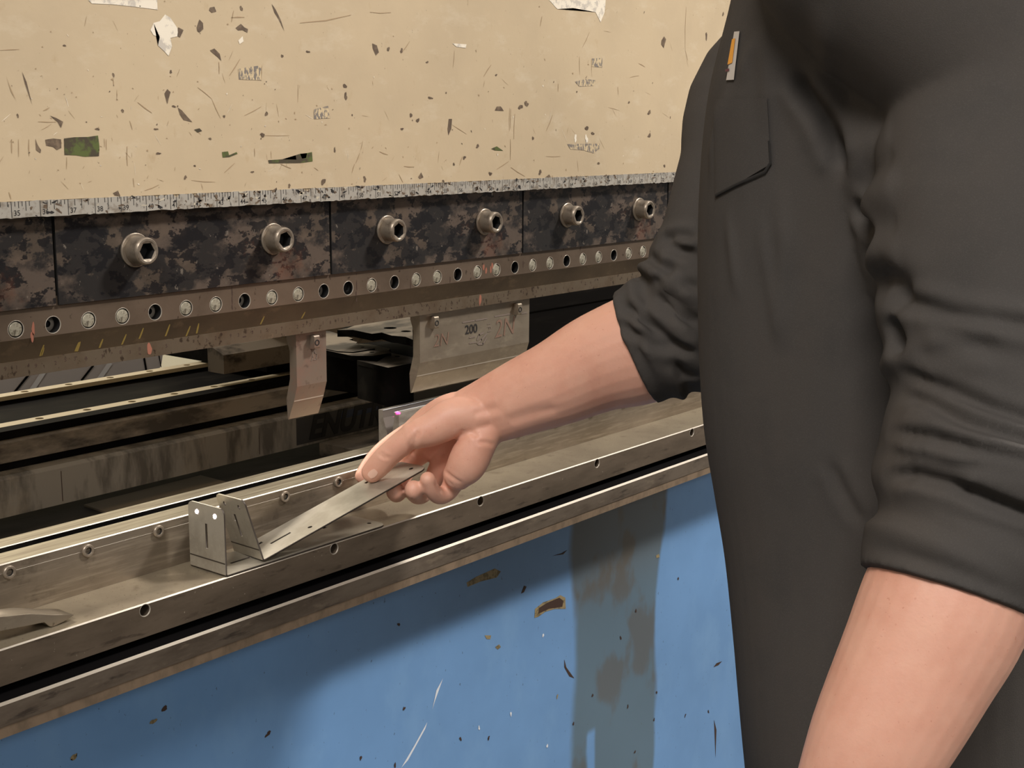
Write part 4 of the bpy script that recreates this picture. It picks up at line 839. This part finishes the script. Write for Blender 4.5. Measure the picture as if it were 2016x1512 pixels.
# ---- pullover
Zr = lambda y, x=1400, t=1110: V(x, y, t).z
def torso_rings():
    out = []
    for y, xe, a, b in [(-420, 1560, 120, 88), (-300, 1500, 185, 112), (-150, 1478, 196, 124), (0, 1455, 196, 130), (190, 1407, 195, 135), (400, 1388, 190, 140), (650, 1387, 190, 145), (850, 1397, 188, 148), (1000, 1419, 185, 146), (1130, 1439, 186, 142), (1290, 1455, 190, 138), (1400, 1464, 192, 136), (1520, 1474, 192, 134), (1700, 1490, 188, 130)]:
        # the ring's centre slides along Y until its silhouette falls on the seen edge of the chest and belly
        z = Zr(y, xe); lo, hi = -900, -300
        for _ in range(30):
            cy = (lo+hi)/2
            xs = []
            for k in range(48):
                p = Vector((1385+a*math.cos(k*math.pi/24), cy+b*math.sin(k*math.pi/24), z))-CAMP; xs.append(1008+FPX*p.dot(R_)/p.dot(F_))
            if min(xs) < xe: hi = cy
            else: lo = cy
        out.append((z, cy, a, b))
    return out
TR = torso_rings()
bm = bmesh.new(); rings = []
rows = crom([(z, cy, a, b) for z, cy, a, b in TR], 5)
for z, cy, a, b in rows:
    rings.append([bm.verts.new((1385+a*math.copysign(abs(math.cos(t))**.9, math.cos(t)), cy+b*math.copysign(abs(math.sin(t))**.9, math.sin(t)), z)) for t in [2*math.pi*k/56 for k in range(56)]])
for a, b in zip(rings, rings[1:]):
    for k in range(56): bm.faces.new((a[k], a[(k+1) % 56], b[(k+1) % 56], b[k]))
bm.faces.new(rings[0]); bm.faces.new(rings[-1][::-1])
def bunch(a0, amp, f, ph, skew=.9):
    def d(s, th):
        e = min(1, max(0, (s-a0)/.12))*min(1, max(0, (1-s)/.16))
        w1 = math.sin(2*math.pi*f*s+skew*math.sin(th+ph)+.5*math.sin(2*th+1.7*ph)); return e*amp*(abs(w1)**.7*math.copysign(1, w1)*.6+.35*math.sin(2*math.pi*f*1.7*s+2.1*th+ph))
    return d
# right sleeve (far arm) : shoulder, elbow, pushed-up cuff
loft(bm, [(Vector(SH_R), 78, 74), (V(1545, 160, 1300), 74, 70), (V(1482, 340, 1302), 71, 64), (V(1430, 480, 1304), 64, 62)], seg=40)
loft(bm, [(V(1432, 480, 1304), 65, 62), (V(1405, 570, 1304), 72, 64), (V(1365, 635, 1308), 68, 60), (V(1300, 664, 1316), 61, 56), (V(1250, 684, 1322), 58.5, 52)], seg=48, n=12, cap='start', disp=bunch(0.0, 5.5, 4.0, .8))
# left sleeve (near arm)
loft(bm, [(Vector((1290, -560, 190)), 100, 95), (V(1850, 120, 1000), 98, 90), (V(1880, 330, 985), 92, 84), (V(1900, 500, 965), 74, 66)], seg=40)
loft(bm, [(Vector(SH_L), 84, 80), (V(1985, 140, 915), 82, 76), (V(1950, 420, 905), 80, 74), (V(1968, 620, 900), 78, 74)], seg=44)
loft(bm, [(V(1968, 620, 900), 76, 72), (V(1975, 760, 890), 74, 70), (V(1945, 920, 880), 70, 66), (V(1903, 1060, 873), 62, 58), (V(1878, 1130, 869), 59, 55), (V(1866, 1170, 867), 58.5, 54)], seg=56, n=12, cap='start', disp=bunch(0.0, 5.0, 3.2, 2.0, 1.3))
shirt = fuse(bm, 2.6, 5)
FOLDS = [
    # chest and armpit
    ([(1563, 140), (1585, 185), (1620, 230), (1650, 300), (1662, 335)], 5.5, 15, 3), ([(1505, 40), (1512, 160), (1520, 300)], 8, -3, 0), ([(1620, 0), (1628, 120), (1640, 230)], 9, -3, 0), ([(1440, 170), (1415, 230), (1402, 300), (1398, 380)], 6, -3, 0),
    ([(1530, 330), (1545, 480), (1540, 620), (1520, 720)], 6, -3.5, 0), ([(1430, 400), (1445, 520), (1455, 620)], 5, -2.5, 0), ([(1490, 400), (1510, 520), (1530, 640), (1545, 700)], 5, -2.5, 0),
    ([(1632, 910), (1660, 970), (1690, 1020), (1712, 1050)], 4, 4, 1.5), ([(1500, 60), (1470, 120), (1450, 180)], 6, -2.5, 0),
    # near elbow
    ([(1678, 405), (1700, 425), (1712, 465), (1705, 520)], 5, 10, 2), ([(1735, 590), (1790, 595), (1880, 620), (2016, 640), (2075, 654)], 4, 5, 3), ([(1712, 560), (1740, 548), (1772, 570), (1790, 592)], 9, 12, 2),
    ([(1755, 630), (1766, 660), (1770, 695)], 6, 12, 2), ([(1780, 732), (1850, 762), (1940, 800), (2016, 826), (2075, 838)], 3.5, 6, 2.5), ([(1782, 778), (1830, 790), (1900, 830), (2016, 866), (2075, 880)], 4, 6, 2.5),
    ([(1738, 815), (1760, 818), (1785, 812)], 4, 9, 2), ([(1752, 850), (1830, 862), (1920, 885), (2016, 905), (2075, 919)], 3, 8, 3.5), ([(1748, 938), (1800, 934), (1880, 955), (1950, 985), (2016, 1010), (2075, 1024)], 3.8, 10, 4), ([(1850, 925), (1940, 915), (2016, 930), (2075, 944)], 3, 4, 2),
    ([(1800, 700), (1880, 690), (1960, 690)], 5, 3, 1.5), ([(1690, 380), (1720, 340), (1770, 290)], 9, 3, 2), ([(1700, 460), (1780, 430)], 10, 3, 2), ([(1830, 640), (1900, 660), (1990, 700)], 5, 3, 2), ([(1760, 900), (1820, 905), (1900, 925)], 4, 3, 2), ([(1850, 1010), (1920, 1030), (2016, 1050), (2075, 1064)], 1.5, 1.2, .6),
    # far sleeve
    ([(1302, 470), (1330, 462), (1362, 466), (1385, 462)], 4, 7, 3), ([(1310, 478), (1345, 495), (1385, 500)], 5, 7, 3), ([(1222, 600), (1262, 625), (1310, 665), (1350, 690), (1385, 705)], 4.5, 8, 3.5), ([(1212, 628), (1250, 655), (1290, 680), (1340, 690)], 4, 6, 2.5),
    ([(1285, 580), (1325, 610), (1360, 630), (1385, 650)], 5, 8, 3), ([(1345, 555), (1370, 565), (1388, 570)], 4, 6, 2), ([(1335, 715), (1345, 735), (1385, 738)], 4, 5, 2), ([(1215, 565), (1240, 545), (1262, 552)], 4, 3, 2), ([(1330, 520), (1300, 545), (1290, 560)], 5, 4, 2), ([(1280, 505), (1300, 525), (1330, 530)], 4, 4, 2)]
carve(shirt, FOLDS)
def relax(me, it=3):
    n = len(me.vertices); e = np.empty(len(me.edges)*2, np.int64); me.edges.foreach_get('vertices', e); e = e.reshape(-1, 2)
    co = np.empty(n*3, np.float32); me.vertices.foreach_get('co', co); co = co.reshape(-1, 3).astype(float)
    deg = np.bincount(e.ravel(), minlength=n)[:, None]
    for _ in range(it):
        acc = np.stack([np.bincount(e[:, 0], co[e[:, 1], k], n)+np.bincount(e[:, 1], co[e[:, 0], k], n) for k in range(3)], 1); co = .4*co+.6*acc/np.maximum(deg, 1)
    me.vertices.foreach_set('co', co.astype(np.float32).ravel()); me.update()
relax(shirt, 4)
bvs = BVHTree.FromPolygons([v.co.copy() for v in shirt.vertices], [tuple(p.vertices) for p in shirt.polygons])
shirt.transform(Matrix.Scale(S, 4)); sh = link('pullover', shirt, 'shirt', person, origin=WO*S, smooth=180)
pk = patch('chest_pocket', [(1408, 196), (1512, 192), (1520, 322), (1411, 388)], 14, 20, 1.6, 'shirt', sh, bvs, 2.0)
def seam(name, pts, wd, off, mat, parent):
    bm = bmesh.new(); L = []
    for (x0, y0), (x1, y1) in zip(pts, pts[1:]):
        for k in range(8):
            loc, nor = hit(bvs, x0+(x1-x0)*k/8, y0+(y1-y0)*k/8)
            if loc is not None: L.append((loc, nor))
    if len(L) < 2: return
    prev = None
    for i, (p, n_) in enumerate(L):
        t = (L[min(i+1, len(L)-1)][0]-L[max(i-1, 0)][0]).normalized(); b_ = t.cross(n_).normalized()*wd/2
        ring = [bm.verts.new(p+n_*off+b_), bm.verts.new(p+n_*(off+.5)), bm.verts.new(p+n_*off-b_)]
        if prev: bm.faces.new((prev[0], prev[1], ring[1], ring[0])); bm.faces.new((prev[1], prev[2], ring[2], ring[1]))
        prev = ring
    link(name, bmesh_to(bm), mat, parent, origin=WO*S, smooth=60)
seam('pocket_seam', [(1412, 384), (1450, 364), (1508, 338), (1519, 320), (1516, 270)], 2.0, 1.7, 'stitch', pk)
lb = patch('woven_label', [(1449, 63), (1459, 62), (1448, 157), (1433, 158)], 6, 16, 1.4, 'label_white', sh, bvs, .8)
patch('orange_mark', [(1446, 78), (1452, 76), (1446, 124), (1437, 128)], 5, 12, 2.0, 'label_orange', lb, bvs, .4)
patch('lettering', [(1433, 137), (1440, 135), (1440, 140), (1433, 142)], 3, 3, 2.0, 'label_ink', lb, bvs, .4)
# ---- trousers, boots, hair, eyes
bm = bmesh.new()
zw, cyw = TR[-1][0]+60, TR[-1][1]
loft(bm, [(Vector((1385, cyw, zw)), 176, 122), (Vector((1385, cyw, zw-90)), 182, 128), (Vector((1385, cyw, zw-150)), 170, 120)], view=Vector((0, 1, 0)), seg=40)
for s in (-1, 1):
    loft(bm, [(Vector((1385+s*88, cyw, zw-120)), 92, 98), (Vector((1385+s*100, cyw+5, -780)), 76, 82), (Vector((1385+s*108, cyw, -1000)), 64, 68), (Vector((1385+s*112, cyw-5, -1150)), 66, 72)], view=Vector((0, 1, 0)), seg=32, disp=bunch(.3, 4, 7, 1.0))
tm = fuse(bm, 6, 3); tm.transform(Matrix.Scale(S, 4)); link('trousers', tm, 'trouser', person, origin=WO*S, smooth=180)
for s in (-1, 1):
    bm = bmesh.new(); loft(bm, [(Vector((1385+s*112, cyw-30, -1160)), 44, 44), (Vector((1385+s*114, cyw+20, -1172)), 46, 38), (Vector((1385+s*118, cyw+110, -1184)), 48, 27), (Vector((1385+s*120, cyw+165, -1190)), 36, 20)], view=Vector((0, 0, 1)))
    bmb = fuse(bm, 5, 2); bmb.transform(Matrix.Scale(S, 4)); link('boot', bmb, 'boot', person, origin=WO*S, smooth=180)
bm = bmesh.new(); ball(bm, hp(0, -14, 42), 82, 98, 88, tilt); bmesh.ops.bisect_plane(bm, geom=bm.verts[:]+bm.edges[:]+bm.faces[:], plane_co=hp(0, 30, 50), plane_no=tilt @ Vector((0, .85, -.55)), clear_outer=True)
bmesh.ops.holes_fill(bm, edges=bm.edges[:]); link('hair', bmesh_to(bm), 'hair', person, origin=WO*S, smooth=60)
for s in (-1, 1):
    bm = bmesh.new(); ball(bm, hp(s*30, 76, 20), 12); lathe(bm, hp(s*30, 86.5, 20), tilt @ Vector((0, 1, 0)), [(5.5, 0), (5.0, 1.4), (.01, 2)], 20, [1, 1])
    link('eye', bmesh_to(bm), ['glint', 'dark'], person, origin=WO*S, smooth=60)
